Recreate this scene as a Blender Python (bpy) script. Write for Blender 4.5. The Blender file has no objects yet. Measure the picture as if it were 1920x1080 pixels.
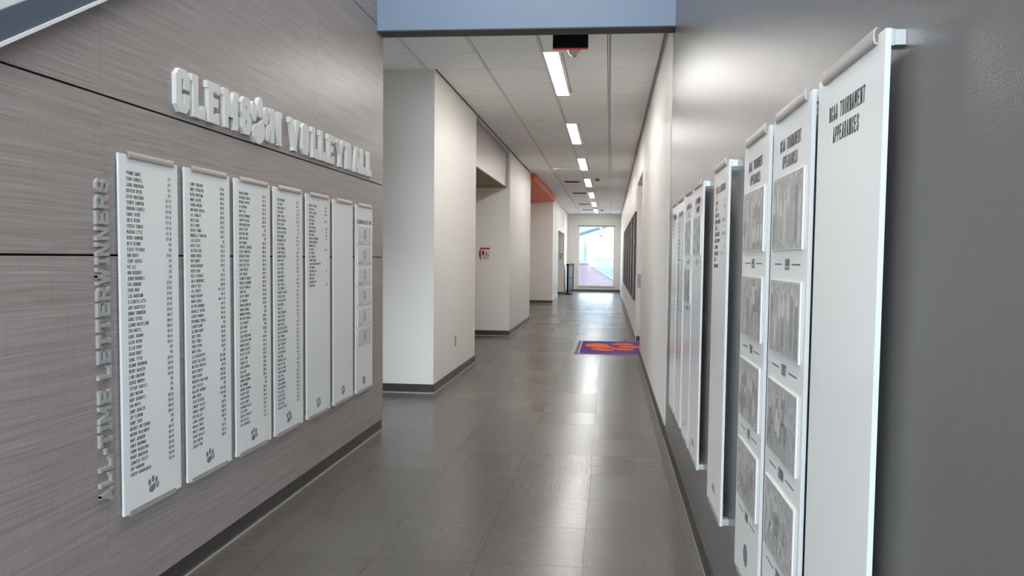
import bpy, math, random
from mathutils import Matrix, Vector
random.seed(7)
SC = bpy.context.scene
COL = SC.collection

# ------------------------------------------------------------------ camera
F, PX, PY = 1400.0, 960 + 47.96, 540 + 16.99
YAW, PIT, ROL = 9.55582185e-02, 5.21937645e-02, 1.23539132e-02
def _cam_rows():
    cy, sy = math.cos(YAW), math.sin(YAW); cp, sp = math.cos(PIT), math.sin(PIT); cr, sr = math.cos(ROL), math.sin(ROL)
    m = Matrix(((1, 0, 0), (0, 0, -1), (0, 1, 0)))
    ry = Matrix(((cy, 0, sy), (0, 1, 0), (-sy, 0, cy)))
    rp = Matrix(((1, 0, 0), (0, cp, -sp), (0, sp, cp)))
    rr = Matrix(((cr, -sr, 0), (sr, cr, 0), (0, 0, 1)))
    return rr @ rp @ ry @ m
_r = _cam_rows()
cd = bpy.data.cameras.new('camera'); cam = bpy.data.objects.new('camera', cd); COL.objects.link(cam)
cam.matrix_world = Matrix.Translation((0, 0, 1.41)) @ Matrix((_r[0], -_r[1], -_r[2])).transposed().to_4x4()
cd.sensor_width = 36; cd.lens = F / 1920 * 36
cd.shift_x = -(PX - 960) / 1920; cd.shift_y = (PY - 540) / 1920
cd.clip_start = 0.02; cd.clip_end = 400
SC.camera = cam

# ------------------------------------------------------------------ world, sun, daylight, exposure
def lin(c):
    return tuple(((x / 255) / 12.92 if x / 255 <= 0.04045 else ((x / 255 + 0.055) / 1.055) ** 2.4) for x in c) + (1.0,)
W = bpy.data.worlds.new('sky'); SC.world = W; W.use_nodes = True
bg = W.node_tree.nodes['Background']
wn = W.node_tree
tc = wn.nodes.new('ShaderNodeTexCoord'); sp_ = wn.nodes.new('ShaderNodeSeparateXYZ'); rmp = wn.nodes.new('ShaderNodeValToRGB')
wn.links.new(tc.outputs['Generated'], sp_.inputs[0]); wn.links.new(sp_.outputs['Z'], rmp.inputs[0]); wn.links.new(rmp.outputs[0], bg.inputs[0])
rmp.color_ramp.elements[0].position = 0.0; rmp.color_ramp.elements[0].color = (0.87, 0.94, 1.0, 1)
rmp.color_ramp.elements[1].position = 0.9; rmp.color_ramp.elements[1].color = (0.55, 0.72, 1.0, 1)
bg.inputs[1].default_value = 5.0
def sun(rot, e, ang, col):
    d = bpy.data.lights.new('sun', 'SUN'); d.energy = e; d.angle = ang; d.color = col
    o = bpy.data.objects.new('sun', d); COL.objects.link(o); o.rotation_euler = rot
sun((math.radians(52), 0, math.radians(-62)), 2.5, math.radians(1.0), (1, 0.96, 0.9))
def area(name, loc, rot, sx, sy, power, col, portal=False):
    d = bpy.data.lights.new(name, 'AREA'); d.shape = 'RECTANGLE'; d.size = sx; d.size_y = sy; d.energy = power; d.color = col
    d.cycles.is_portal = portal
    o = bpy.data.objects.new(name, d); COL.objects.link(o); o.location = loc; o.rotation_euler = rot
    return o
# portals guide the sky light through the two glazed openings
area('portal_back', (-.9, -7.8, 2.8), (math.radians(90), 0, 0), 13.4, 5.4, 1, (1, 1, 1), True)
area('portal_right', (5.9, -4.0, 2.8), (math.radians(90), 0, math.radians(90)), 7.4, 5.4, 1, (1, 1, 1), True)
area('portal_side', (-4.18, 6.69, .82), (math.radians(90), 0, math.radians(-90)), 1.3, 1.4, 1, (1, 1, 1), True)
area('portal_end', (-0.57, 32.02, 1.52), (math.radians(-90), 0, 0), 1.5, 2.5, 1, (1, 1, 1), True)
SC.view_settings.view_transform = 'Standard'; SC.view_settings.look = 'None'
SC.view_settings.gamma = 1.0; SC.view_settings.use_curve_mapping = False
SC.view_settings.exposure = 1.08
LAMP = 23.0
LOBBY_FILL = 8.0

# ------------------------------------------------------------------ materials
MATS = {}
def mat(name, rgb, rough=0.5, metal=0.0, spec=0.5, vary=0.04, bump=0.0, bscale=200.0, emit=0.0, coat=0.0, scale=6.0):
    if name in MATS: return MATS[name]
    m = bpy.data.materials.new(name); m.use_nodes = True; nt = m.node_tree; b = nt.nodes['Principled BSDF']
    c = lin(rgb)
    b.inputs['Roughness'].default_value = rough; b.inputs['Metallic'].default_value = metal
    b.inputs['Specular IOR Level'].default_value = spec
    b.inputs['Coat Weight'].default_value = coat; b.inputs['Coat Roughness'].default_value = 0.04
    t = nt.nodes.new('ShaderNodeTexCoord')
    n = nt.nodes.new('ShaderNodeTexNoise'); n.inputs['Scale'].default_value = scale; n.inputs['Detail'].default_value = 4
    nt.links.new(t.outputs['Object'], n.inputs['Vector'])
    mx = nt.nodes.new('ShaderNodeMix'); mx.data_type = 'RGBA'
    mx.inputs['A'].default_value = tuple(x * (1 - vary) for x in c[:3]) + (1,)
    mx.inputs['B'].default_value = tuple(min(1, x * (1 + vary)) for x in c[:3]) + (1,)
    nt.links.new(n.outputs['Fac'], mx.inputs['Factor']); nt.links.new(mx.outputs['Result'], b.inputs['Base Color'])
    if emit:
        b.inputs['Emission Color'].default_value = c; b.inputs['Emission Strength'].default_value = emit
    if bump:
        n2 = nt.nodes.new('ShaderNodeTexNoise'); n2.inputs['Scale'].default_value = bscale; n2.inputs['Detail'].default_value = 2
        nt.links.new(t.outputs['Object'], n2.inputs['Vector'])
        bp = nt.nodes.new('ShaderNodeBump'); bp.inputs['Strength'].default_value = bump; bp.inputs['Distance'].default_value = 0.002
        nt.links.new(n2.outputs['Fac'], bp.inputs['Height']); nt.links.new(bp.outputs[0], b.inputs['Normal'])
    MATS[name] = m
    return m

def wood_mat():
    m = bpy.data.materials.new('grey wood laminate'); m.use_nodes = True; nt = m.node_tree; b = nt.nodes['Principled BSDF']
    L = nt.links.new
    t = nt.nodes.new('ShaderNodeTexCoord'); oi = nt.nodes.new('ShaderNodeObjectInfo')
    off = nt.nodes.new('ShaderNodeVectorMath'); off.operation = 'MULTIPLY_ADD'
    cmb = nt.nodes.new('ShaderNodeCombineXYZ')
    L(oi.outputs['Random'], cmb.inputs[0]); L(oi.outputs['Random'], cmb.inputs[1]); L(oi.outputs['Random'], cmb.inputs[2])
    off.inputs[1].default_value = (9, 9, 9); L(cmb.outputs[0], off.inputs[0]); L(t.outputs['Object'], off.inputs[2])
    # a gentle large wave bends the grain
    mp0 = nt.nodes.new('ShaderNodeMapping'); mp0.inputs['Scale'].default_value = (1, 0.7, 2.0); L(off.outputs[0], mp0.inputs[0])
    nb = nt.nodes.new('ShaderNodeTexNoise'); nb.inputs['Scale'].default_value = 1.1; nb.inputs['Detail'].default_value = 2; L(mp0.outputs[0], nb.inputs['Vector'])
    add = nt.nodes.new('ShaderNodeVectorMath'); add.operation = 'MULTIPLY_ADD'; add.inputs[1].default_value = (0, 0, 0.07)
    L(nb.outputs['Color'], add.inputs[0]); L(off.outputs[0], add.inputs[2])
    def streak(sc, scale, det):
        mp = nt.nodes.new('ShaderNodeMapping'); mp.inputs['Scale'].default_value = sc; L(add.outputs[0], mp.inputs[0])
        n = nt.nodes.new('ShaderNodeTexNoise'); n.inputs['Scale'].default_value = scale; n.inputs['Detail'].default_value = det; n.inputs['Roughness'].default_value = 0.65
        L(mp.outputs[0], n.inputs['Vector']); return n.outputs['Fac']
    a = streak((1, 0.6, 38), 1.7, 5); c = streak((1, 2.2, 250), 1.2, 3); d = streak((1, 170, 4), 1.2, 2)
    r = nt.nodes.new('ShaderNodeValToRGB'); r.color_ramp.elements[0].position = 0.30; r.color_ramp.elements[1].position = 0.72
    r.color_ramp.elements[0].color = lin((127, 117, 113)); r.color_ramp.elements[1].color = lin((185, 176, 173))
    def mth(op, x, y):
        k = nt.nodes.new('ShaderNodeMath'); k.operation = op
        for i, v in enumerate((x, y)):
            if isinstance(v, (int, float)): k.inputs[i].default_value = v
            else: L(v, k.inputs[i])
        return k.outputs[0]
    s = mth('ADD', mth('MULTIPLY', a, 0.34), mth('ADD', mth('MULTIPLY', c, 0.52), mth('MULTIPLY', d, 0.14)))
    L(s, r.inputs[0]); L(r.outputs[0], b.inputs['Base Color'])
    b.inputs['Roughness'].default_value = 0.36; b.inputs['Specular IOR Level'].default_value = 0.45
    bp = nt.nodes.new('ShaderNodeBump'); bp.inputs['Strength'].default_value = 0.25; bp.inputs['Distance'].default_value = 0.001
    L(s, bp.inputs['Height']); L(bp.outputs[0], b.inputs['Normal'])
    return m

def tile_mat():
    m = bpy.data.materials.new('woven slate vinyl'); m.use_nodes = True; nt = m.node_tree; b = nt.nodes['Principled BSDF']
    L = nt.links.new
    t = nt.nodes.new('ShaderNodeTexCoord'); oi = nt.nodes.new('ShaderNodeObjectInfo')
    cmb = nt.nodes.new('ShaderNodeCombineXYZ')
    for i in range(3): L(oi.outputs['Random'], cmb.inputs[i])
    off = nt.nodes.new('ShaderNodeVectorMath'); off.operation = 'MULTIPLY_ADD'; off.inputs[1].default_value = (17, 23, 5)
    L(cmb.outputs[0], off.inputs[0]); L(t.outputs['Object'], off.inputs[2])
    mp = nt.nodes.new('ShaderNodeMapping'); mp.inputs['Rotation'].default_value = (0, 0, 0.45); mp.inputs['Scale'].default_value = (4, 130, 1); L(off.outputs[0], mp.inputs[0])
    n = nt.nodes.new('ShaderNodeTexNoise'); n.inputs['Scale'].default_value = 2.2; n.inputs['Detail'].default_value = 6; n.inputs['Roughness'].default_value = 0.7; n.inputs['Distortion'].default_value = 0.3
    L(mp.outputs[0], n.inputs['Vector'])
    r = nt.nodes.new('ShaderNodeValToRGB'); r.color_ramp.elements[0].position = 0.32; r.color_ramp.elements[1].position = 0.72
    r.color_ramp.elements[0].color = lin((74, 70, 67)); r.color_ramp.elements[1].color = lin((104, 99, 95))
    L(n.outputs['Fac'], r.inputs[0])
    mx = nt.nodes.new('ShaderNodeMix'); mx.data_type = 'RGBA'; mx.blend_type = 'MULTIPLY'; mx.inputs['Factor'].default_value = 1
    r2 = nt.nodes.new('ShaderNodeMapRange'); r2.inputs['To Min'].default_value = 0.93; r2.inputs['To Max'].default_value = 1.04
    L(oi.outputs['Random'], r2.inputs[0]); L(r.outputs[0], mx.inputs['A']); L(r2.outputs[0], mx.inputs['B']); L(mx.outputs['Result'], b.inputs['Base Color'])
    rr = nt.nodes.new('ShaderNodeMapRange'); rr.inputs['To Min'].default_value = 0.24; rr.inputs['To Max'].default_value = 0.30
    wn_ = nt.nodes.new('ShaderNodeTexWhiteNoise'); wn_.noise_dimensions = '1D'; L(oi.outputs['Random'], wn_.inputs['W'])
    L(wn_.outputs['Value'], rr.inputs[0]); L(rr.outputs[0], b.inputs['Roughness'])
    b.inputs['Specular IOR Level'].default_value = 0.5
    bp = nt.nodes.new('ShaderNodeBump'); bp.inputs['Strength'].default_value = 0.15; bp.inputs['Distance'].default_value = 0.0005
    L(n.outputs['Fac'], bp.inputs['Height']); L(bp.outputs[0], b.inputs['Normal'])
    return m

def glass_mat(name='clear window glass', tint=(0.93, 0.97, 0.97)):
    m = bpy.data.materials.new(name); m.use_nodes = True; nt = m.node_tree; nt.nodes.remove(nt.nodes['Principled BSDF'])
    o = nt.nodes['Material Output']
    tr = nt.nodes.new('ShaderNodeBsdfTransparent'); tr.inputs[0].default_value = tint + (1,)
    g = nt.nodes.new('ShaderNodeBsdfGlossy'); g.inputs['Roughness'].default_value = 0.02
    f = nt.nodes.new('ShaderNodeFresnel'); f.inputs[0].default_value = 1.45; mx = nt.nodes.new('ShaderNodeMixShader')
    nt.links.new(f.outputs[0], mx.inputs[0]); nt.links.new(tr.outputs[0], mx.inputs[1]); nt.links.new(g.outputs[0], mx.inputs[2]); nt.links.new(mx.outputs[0], o.inputs[0])
    return m

def brick_mat():
    m = bpy.data.materials.new('red brick coursing'); m.use_nodes = True; nt = m.node_tree; b = nt.nodes['Principled BSDF']
    t = nt.nodes.new('ShaderNodeTexCoord'); mp = nt.nodes.new('ShaderNodeMapping'); mp.inputs['Rotation'].default_value = (math.radians(90), 0, 0)
    k = nt.nodes.new('ShaderNodeTexBrick'); k.inputs['Color1'].default_value = lin((98, 78, 84)); k.inputs['Color2'].default_value = lin((86, 70, 80)); k.inputs['Mortar'].default_value = lin((112, 106, 112))
    k.inputs['Scale'].default_value = 3.6; k.inputs['Mortar Size'].default_value = 0.02
    nt.links.new(t.outputs['Object'], mp.inputs[0]); nt.links.new(mp.outputs[0], k.inputs[0]); nt.links.new(k.outputs[0], b.inputs['Base Color'])
    b.inputs['Roughness'].default_value = 0.9
    return m

def photo_mat():
    m = bpy.data.materials.new('greyscale photo print'); m.use_nodes = True; nt = m.node_tree; b = nt.nodes['Principled BSDF']
    t = nt.nodes.new('ShaderNodeTexCoord'); n = nt.nodes.new('ShaderNodeTexNoise'); n.inputs['Scale'].default_value = 55; n.inputs['Detail'].default_value = 6
    r = nt.nodes.new('ShaderNodeValToRGB'); r.color_ramp.elements[0].position = 0.35; r.color_ramp.elements[1].position = 0.65
    r.color_ramp.elements[0].color = lin((168, 168, 168)); r.color_ramp.elements[1].color = lin((196, 196, 195))
    nt.links.new(t.outputs['Object'], n.inputs['Vector']); nt.links.new(n.outputs['Fac'], r.inputs[0]); nt.links.new(r.outputs[0], b.inputs['Base Color'])
    b.inputs['Roughness'].default_value = 0.2
    return m

M = dict(
    wood=wood_mat(), tile=tile_mat(), glass=glass_mat(), brick=brick_mat(), coping=mat('weathered coping', (98, 108, 114), .9), photo=photo_mat(),
    white=mat('white eggshell paint', (233, 229, 224), 0.42, spec=0.4, vary=0.015, bump=0.25, bscale=260),
    grey=mat('dark grey satin paint', (112, 109, 108), 0.27, spec=0.55, vary=0.02, bump=0.35, bscale=330),
    beam=mat('beam paint with sky light tint', (128, 146, 172), 0.45, vary=0.03),  # blue of the sky light on the beam is put into this colour
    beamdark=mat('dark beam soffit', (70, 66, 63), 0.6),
    ceil=mat('mineral fibre ceiling tile', (246, 246, 246), 0.85, vary=0.02, bump=0.2, bscale=500),
    grid=mat('white enamel grid', (232, 229, 225), 0.4),
    joint=mat('grey grid joint', (104, 100, 97), 0.7),  # plain grey for joint backing, slats and small trim
    base=mat('charcoal cove base', (62, 58, 55), 0.38, vary=0.08),
    shoe=mat('pale base edge strip', (170, 166, 160), 0.35),
    panel=mat('gloss white acrylic', (243, 244, 244), 0.16, spec=0.45, vary=0.004),
    edge=mat('polished white edge', (228, 231, 232), 0.3, vary=0.004),
    clip=mat('brushed champagne aluminium', (196, 189, 184), 0.42, metal=0.35, vary=0.03),
    alu=mat('satin aluminium', (205, 208, 210), 0.35, metal=0.5),
    dark=mat('black void', (12, 11, 11), 0.8),
    ink=mat('charcoal ink', (82, 84, 87), 0.5, vary=0.01),
    inklight=mat('grey ink', (124, 127, 130), 0.5, vary=0.01),
    plate=mat('clear acrylic plate', (222, 222, 220), 0.12, spec=0.6, vary=0.004),
    plight=mat('photo light grey', (208, 208, 206), 0.2), pdark=mat('photo dark grey', (156, 156, 156), 0.2), pmid=mat('photo mid grey', (180, 180, 179), 0.2),
    letter=mat('white lettering face', (224, 224, 223), 0.45, vary=0.01),
    metal=mat('brushed grey lettering', (166, 166, 165), 0.4, metal=0.0, vary=0.03),
    lamp=mat('lamp diffuser', (255, 252, 247), 0.5, vary=0.0, emit=LAMP),
    lobbyfill=mat('lobby fill panel', (255, 251, 244), 0.5, vary=0.0, emit=LOBBY_FILL),  # glowing face of the added lobby fill lights
    orange=mat('orange paint', (232, 88, 14), 0.45, vary=0.02),
    purple=mat('purple carpet pile', (96, 62, 140), 0.95, vary=0.15, bump=0.6, bscale=900, scale=400),
    matorange=mat('orange carpet pile', (246, 112, 44), 0.95, vary=0.12, bump=0.6, bscale=900, scale=400),
    rubber=mat('dark rubber', (62, 58, 60), 0.6), pile=mat('pale binding', (206, 188, 190), 0.8),
    black=mat('black plastic', (20, 18, 18), 0.75, spec=0.15), red=mat('red plastic', (190, 40, 40), 0.4, emit=0.12),
    clear=mat('frosted strobe lens', (226, 224, 222), 0.15), signred=mat('burnt orange sign', (178, 58, 20), 0.4),
    signwhite=mat('sign white', (214, 210, 208), 0.4), pictogram=mat('sign black', (22, 20, 20), 0.5),
    steel=mat('brushed stainless', (168, 166, 162), 0.35, metal=0.7), plastic=mat('white plastic', (224, 224, 222), 0.4),
    stringer=mat('slate blue painted steel', (82, 92, 106), 0.4), doorgrey=mat('grey painted door frame', (140, 136, 131), 0.45),
    concrete=mat('pale concrete', (196, 192, 188), 0.85, vary=0.08), rail=mat('pale green rail', (52, 74, 70), 0.5),
    hill=mat('dry hillside', (130, 128, 118), 0.95, vary=0.25, scale=0.6), bark=mat('tree bark', (120, 112, 104), 0.9),
    leaf1=mat('pale foliage', (176, 172, 158), 0.9, vary=0.2), leaf2=mat('olive foliage', (122, 120, 106), 0.9, vary=0.2),
    teal=mat('pale teal cladding', (88, 124, 118), 0.5), roof=mat('blue metal roof', (84, 102, 124), 0.5), fascia=mat('slate fascia', (40, 54, 66), 0.5),
    paving=mat('outdoor paving', (176, 172, 170), 0.9, vary=0.1),
    picred=mat('poster dark red', (84, 40, 44), 0.35, vary=0.4, scale=9), picpale=mat('poster pale', (176, 168, 164), 0.35, vary=0.3, scale=9), frame=mat('dark walnut frame', (44, 32, 30), 0.4),
    olive=mat('olive brown soffit', (128, 100, 44), 0.5),
)

# ------------------------------------------------------------------ mesh helpers
class MB:
    def __init__(s): s.v = []; s.f = []; s.m = []
    def face(s, pts, mi=0):
        n = len(s.v); s.v += [tuple(p) for p in pts]; s.f.append(tuple(range(n, n + len(pts)))); s.m.append(mi); return s
    def box(s, x0, x1, y0, y1, z0, z1, mi=0):
        n = len(s.v)
        s.v += [(x0, y0, z0), (x1, y0, z0), (x1, y1, z0), (x0, y1, z0), (x0, y0, z1), (x1, y0, z1), (x1, y1, z1), (x0, y1, z1)]
        for q in ((0, 3, 2, 1), (4, 5, 6, 7), (0, 1, 5, 4), (1, 2, 6, 5), (2, 3, 7, 6), (3, 0, 4, 7)):
            s.f.append(tuple(n + i for i in q)); s.m.append(mi)
        return s
    def bbox(s, x0, x1, y0, y1, z0, z1, b, mi=0):
        # box whose front (-Y) face is bevelled by b
        n = len(s.v)
        s.v += [(x0, y1, z0), (x1, y1, z0), (x1, y1, z1), (x0, y1, z1), (x0, y0 + b, z0), (x1, y0 + b, z0), (x1, y0 + b, z1), (x0, y0 + b, z1),
                (x0 + b, y0, z0 + b), (x1 - b, y0, z0 + b), (x1 - b, y0, z1 - b), (x0 + b, y0, z1 - b)]
        for q in ((3, 2, 1, 0), (0, 1, 5, 4), (1, 2, 6, 5), (2, 3, 7, 6), (3, 0, 4, 7), (4, 5, 9, 8), (5, 6, 10, 9), (6, 7, 11, 10), (7, 4, 8, 11), (8, 9, 10, 11)):
            s.f.append(tuple(n + i for i in q)); s.m.append(mi)
        return s
    def prism(s, poly, y0, y1, mi=0, ax='y'):
        # poly in (x,z) ccw seen from -Y, extruded y0(front)..y1
        n = len(s.v); k = len(poly)
        def P(a, b, c): return {'y': (a, c, b), 'x': (c, a, b), 'z': (a, b, c)}[ax]
        s.v += [P(a, b, y0) for a, b in poly] + [P(a, b, y1) for a, b in poly]
        fr = tuple(range(n, n + k)); bk = tuple(range(n + 2 * k - 1, n + k - 1, -1))
        s.f += [fr, bk]; s.m += [mi, mi]
        for i in range(k):
            j = (i + 1) % k; s.f.append((n + j, n + i, n + k + i, n + k + j)); s.m.append(mi)
        return s
    def tube(s, pts, r, n=8, mi=0):
        pts = [Vector(p) for p in pts]; base = len(s.v)
        for i, p in enumerate(pts):
            d = (pts[min(i + 1, len(pts) - 1)] - pts[max(i - 1, 0)]).normalized()
            u = d.cross(Vector((0, 0, 1)) if abs(d.z) < 0.9 else Vector((1, 0, 0))).normalized(); w = d.cross(u)
            rr = r[i] if isinstance(r, (list, tuple)) else r
            for k in range(n):
                a = 2 * math.pi * k / n; s.v.append(tuple(p + (u * math.cos(a) + w * math.sin(a)) * rr))
        for i in range(len(pts) - 1):
            for k in range(n):
                a = base + i * n + k; b2 = base + i * n + (k + 1) % n; s.f.append((a, b2, b2 + n, a + n)); s.m.append(mi)
        s.f.append(tuple(base + k for k in range(n - 1, -1, -1))); s.m.append(mi)
        e = base + (len(pts) - 1) * n; s.f.append(tuple(e + k for k in range(n))); s.m.append(mi)
        return s
    def lathe(s, prof, c=(0, 0, 0), n=20, mi=0):
        b = len(s.v)
        for r, z in prof:
            for k in range(n):
                a = 2 * math.pi * k / n; s.v.append((c[0] + r * math.cos(a), c[1] + r * math.sin(a), c[2] + z))
        for i in range(len(prof) - 1):
            for k in range(n):
                s.f.append((b + i * n + k, b + i * n + (k + 1) % n, b + (i + 1) * n + (k + 1) % n, b + (i + 1) * n + k)); s.m.append(mi)
        s.f.append(tuple(b + k for k in range(n - 1, -1, -1))); s.m.append(mi)
        e = b + (len(prof) - 1) * n; s.f.append(tuple(e + k for k in range(n))); s.m.append(mi)
        return s
    def mesh(s, name, mats):
        me = bpy.data.meshes.new(name); me.from_pydata(s.v, [], s.f)
        for m in (mats if isinstance(mats, (list, tuple)) else [mats]): me.materials.append(m)
        me.polygons.foreach_set('material_index', s.m); me.update(); return me
    def build(s, name, mats, parent=None, loc=None):
        return link(name, s.mesh(name, mats), parent, loc)

def link(name, me, parent=None, loc=None):
    o = bpy.data.objects.new(name, me); COL.objects.link(o)
    if loc: o.location = loc
    if parent is not None: o.parent = parent
    return o
def tag(o, label=None, cat=None, group=None, kind=None):
    for k, v in (('label', label), ('category', cat), ('group', group), ('kind', kind)):
        if v: o[k] = v
    return o
def empty(name, loc=(0, 0, 0), rz=0.0):
    o = bpy.data.objects.new(name, None); COL.objects.link(o); o.location = loc; o.rotation_euler = (0, 0, rz); o.empty_display_size = 0.1
    return o
def struct(o): o['kind'] = 'structure'; return o
def smooth(o):
    for p in o.data.polygons: p.use_smooth = True
    return o

# ------------------------------------------------------------------ stroke lettering
G = {
 'A': [[(0, 0), (.5, 1)], [(1, 0), (.5, 1)], [(.22, .26), (.78, .26)]],
 'B': [[(0, 0), (0, 1), (.75, 1), (1, .88), (1, .62), (.8, .52), (0, .52)], [(.8, .52), (1, .42), (1, .12), (.75, 0), (0, 0)]],
 'C': [[(1, .7), (1, .88), (.75, 1), (.25, 1), (0, .88), (0, .12), (.25, 0), (.75, 0), (1, .12), (1, .3)]],
 'D': [[(0, 0), (0, 1), (.7, 1), (1, .85), (1, .15), (.7, 0), (0, 0)]],
 'E': [[(1, 1), (0, 1), (0, 0), (1, 0)], [(0, .52), (.8, .52)]],
 'F': [[(1, 1), (0, 1), (0, 0)], [(0, .5), (.8, .5)]],
 'G': [[(1, .72), (1, .88), (.75, 1), (.25, 1), (0, .88), (0, .12), (.25, 0), (.75, 0), (1, .12), (1, .46), (.55, .46)]],
 'H': [[(0, 0), (0, 1)], [(1, 0), (1, 1)], [(0, .5), (1, .5)]],
 'I': [[(.5, 0), (.5, 1)]],
 'J': [[(1, 1), (1, .12), (.75, 0), (.25, 0), (0, .12), (0, .3)]],
 'K': [[(0, 0), (0, 1)], [(.08, .42), (1, 1)], [(.30, .56), (1, 0)]],
 'L': [[(0, 1), (0, 0), (1, 0)]],
 'M': [[(0, 0), (0, 1)], [(1, 0), (1, 1)], [(0.05, 1), (.5, .25)], [(.95, 1), (.5, .25)]],
 'N': [[(0, 0), (0, 1)], [(1, 0), (1, 1)], [(.05, 1), (.95, 0)]],
 'O': [[(.25, 0), (0, .12), (0, .88), (.25, 1), (.75, 1), (1, .88), (1, .12), (.75, 0), (.25, 0)]],
 'P': [[(0, 0), (0, 1), (.75, 1), (1, .88), (1, .56), (.75, .44), (0, .44)]],
 'Q': [[(.25, 0), (0, .12), (0, .88), (.25, 1), (.75, 1), (1, .88), (1, .12), (.75, 0), (.25, 0)], [(.6, .25), (1, 0)]],
 'R': [[(0, 0), (0, 1), (.75, 1), (1, .88), (1, .6), (.75, .48), (0, .48)], [(.6, .48), (1, 0)]],
 'S': [[(1, .74), (1, .88), (.75, 1), (.25, 1), (0, .88), (0, .64), (.2, .54), (.8, .46), (1, .36), (1, .12), (.75, 0), (.25, 0), (0, .12), (0, .26)]],
 'T': [[(0, 1), (1, 1)], [(.5, 0), (.5, 1)]],
 'U': [[(0, 1), (0, .12), (.25, 0), (.75, 0), (1, .12), (1, 1)]],
 'V': [[(0, 1), (.5, 0)], [(1, 1), (.5, 0)]],
 'W': [[(0, 1), (.25, 0)], [(.5, 1), (.25, 0)], [(.5, 1), (.75, 0)], [(1, 1), (.75, 0)]],
 'X': [[(0, 0), (1, 1)], [(0, 1), (1, 0)]],
 'Y': [[(0, 1), (.5, .48)], [(1, 1), (.5, .48)], [(.5, .5), (.5, 0)]],
 'Z': [[(0, 1), (1, 1)], [(1, .98), (0, .02)], [(0, 0), (1, 0)]],
 '0': [[(.25, 0), (0, .12), (0, .88), (.25, 1), (.75, 1), (1, .88), (1, .12), (.75, 0), (.25, 0)]],
 '1': [[(.15, .82), (.5, 1), (.5, 0)]],
 '2': [[(0, .74), (0, .88), (.25, 1), (.75, 1), (1, .88), (1, .62), (0, .12), (0, 0), (1, 0)]],
 '3': [[(0, .88), (.25, 1), (.75, 1), (1, .88), (1, .6), (.75, .52), (.4, .52)], [(.75, .52), (1, .42), (1, .12), (.75, 0), (.25, 0), (0, .12)]],
 '4': [[(.75, 0), (.75, 1)], [(.7, 1), (0, .28)], [(0, .28), (1, .28)]],
 '5': [[(1, 1), (0, 1), (0, .55), (.75, .58), (1, .46), (1, .12), (.75, 0), (.25, 0), (0, .12)]],
 '6': [[(1, .84), (.75, 1), (.25, 1), (0, .88), (0, .12), (.25, 0), (.75, 0), (1, .12), (1, .44), (.75, .56), (0, .5)]],
 '7': [[(0, 1), (1, 1)], [(.95, .98), (.35, 0)]],
 '8': [[(.25, .52), (0, .64), (0, .88), (.25, 1), (.75, 1), (1, .88), (1, .64), (.75, .52), (.25, .52), (0, .4), (0, .12), (.25, 0), (.75, 0), (1, .12), (1, .4), (.75, .52)]],
 '9': [[(0, .16), (.25, 0), (.75, 0), (1, .12), (1, .88), (.75, 1), (.25, 1), (0, .88), (0, .56), (.25, .44), (1, .5)]],
 '-': [[(.05, .48), (.95, .48)]], ',': [[(.3, .05), (.1, -.15)]], "'": [[(.5, 1), (.5, .8)]], '.': [[(.4, 0), (.6, 0)]], '/': [[(0, 0), (1, 1)]],
}
NARROW = {'I': .35, '1': .55, '-': .6, ',': .4, ' ': .7, "'": .4, '.': .4, 'M': 1.3, 'W': 1.4}
def adv(ch, w, t, gap): return w * NARROW.get(ch, 1.0) + t + gap
def text_w(s, h, w, t, gap): return sum(adv(c, w, t, gap) for c in s) - gap
def glyph_quads(ch, x, z, w, h, t):
    """mitred strokes of thickness t inside a box w*k+t wide and h high, as quads"""
    out = []; ww = w * NARROW.get(ch, 1.0)
    for pl in G.get(ch, []):
        P = [Vector((x + t / 2 + a * ww, z + t / 2 + b * (h - t))) for a, b in pl]
        P = [p for i, p in enumerate(P) if i == 0 or (p - P[i - 1]).length > 1e-7]
        n = len(P)
        if n < 2: continue
        closed = n > 3 and (P[0] - P[-1]).length < 1e-7
        D = [(P[i + 1] - P[i]).normalized() for i in range(n - 1)]
        off = []
        for i in range(n):
            if 0 < i < n - 1 or closed:
                d0 = D[i - 1] if i > 0 else D[-1]; d1 = D[i] if i < n - 1 else D[0]
                n0 = Vector((-d0.y, d0.x)); n1 = Vector((-d1.y, d1.x)); m = (n0 + n1)
                m = m.normalized() if m.length > 1e-4 else n0
                k = min(1.6, 1 / max(.2, m.dot(n1))); off.append((P[i] + m * k * t / 2, P[i] - m * k * t / 2))
            else:
                d = D[0] if i == 0 else D[-1]; sg_ = -1 if i == 0 else 1
                if abs(d.x) < .03 or abs(d.y) < .03 or abs(d.y) < abs(d.x) * .8:
                    e = t * .47 if (abs(d.x) < .03 or abs(d.y) < .03) else 0
                    c = P[i] + d * sg_ * e; m = Vector((-d.y, d.x)) * t / 2
                    off.append((c + m, c - m))
                else:      # slanted stroke ends are cut level
                    at_edge = min(abs(P[i].y - (z + t / 2)), abs(P[i].y - (z + h - t / 2))) < 1e-6
                    c = P[i] + d * sg_ * (t / 2 / abs(d.y) if at_edge else 0)
                    m = Vector((-math.copysign(1, d.y), 0)) * (t / 2 / abs(d.y)); off.append((c + m, c - m))
        for i in range(n - 1):
            (l0, r0), (l1, r1) = off[i], off[i + 1]
            out.append([r0, r1, l1, l0])
    return out
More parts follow.
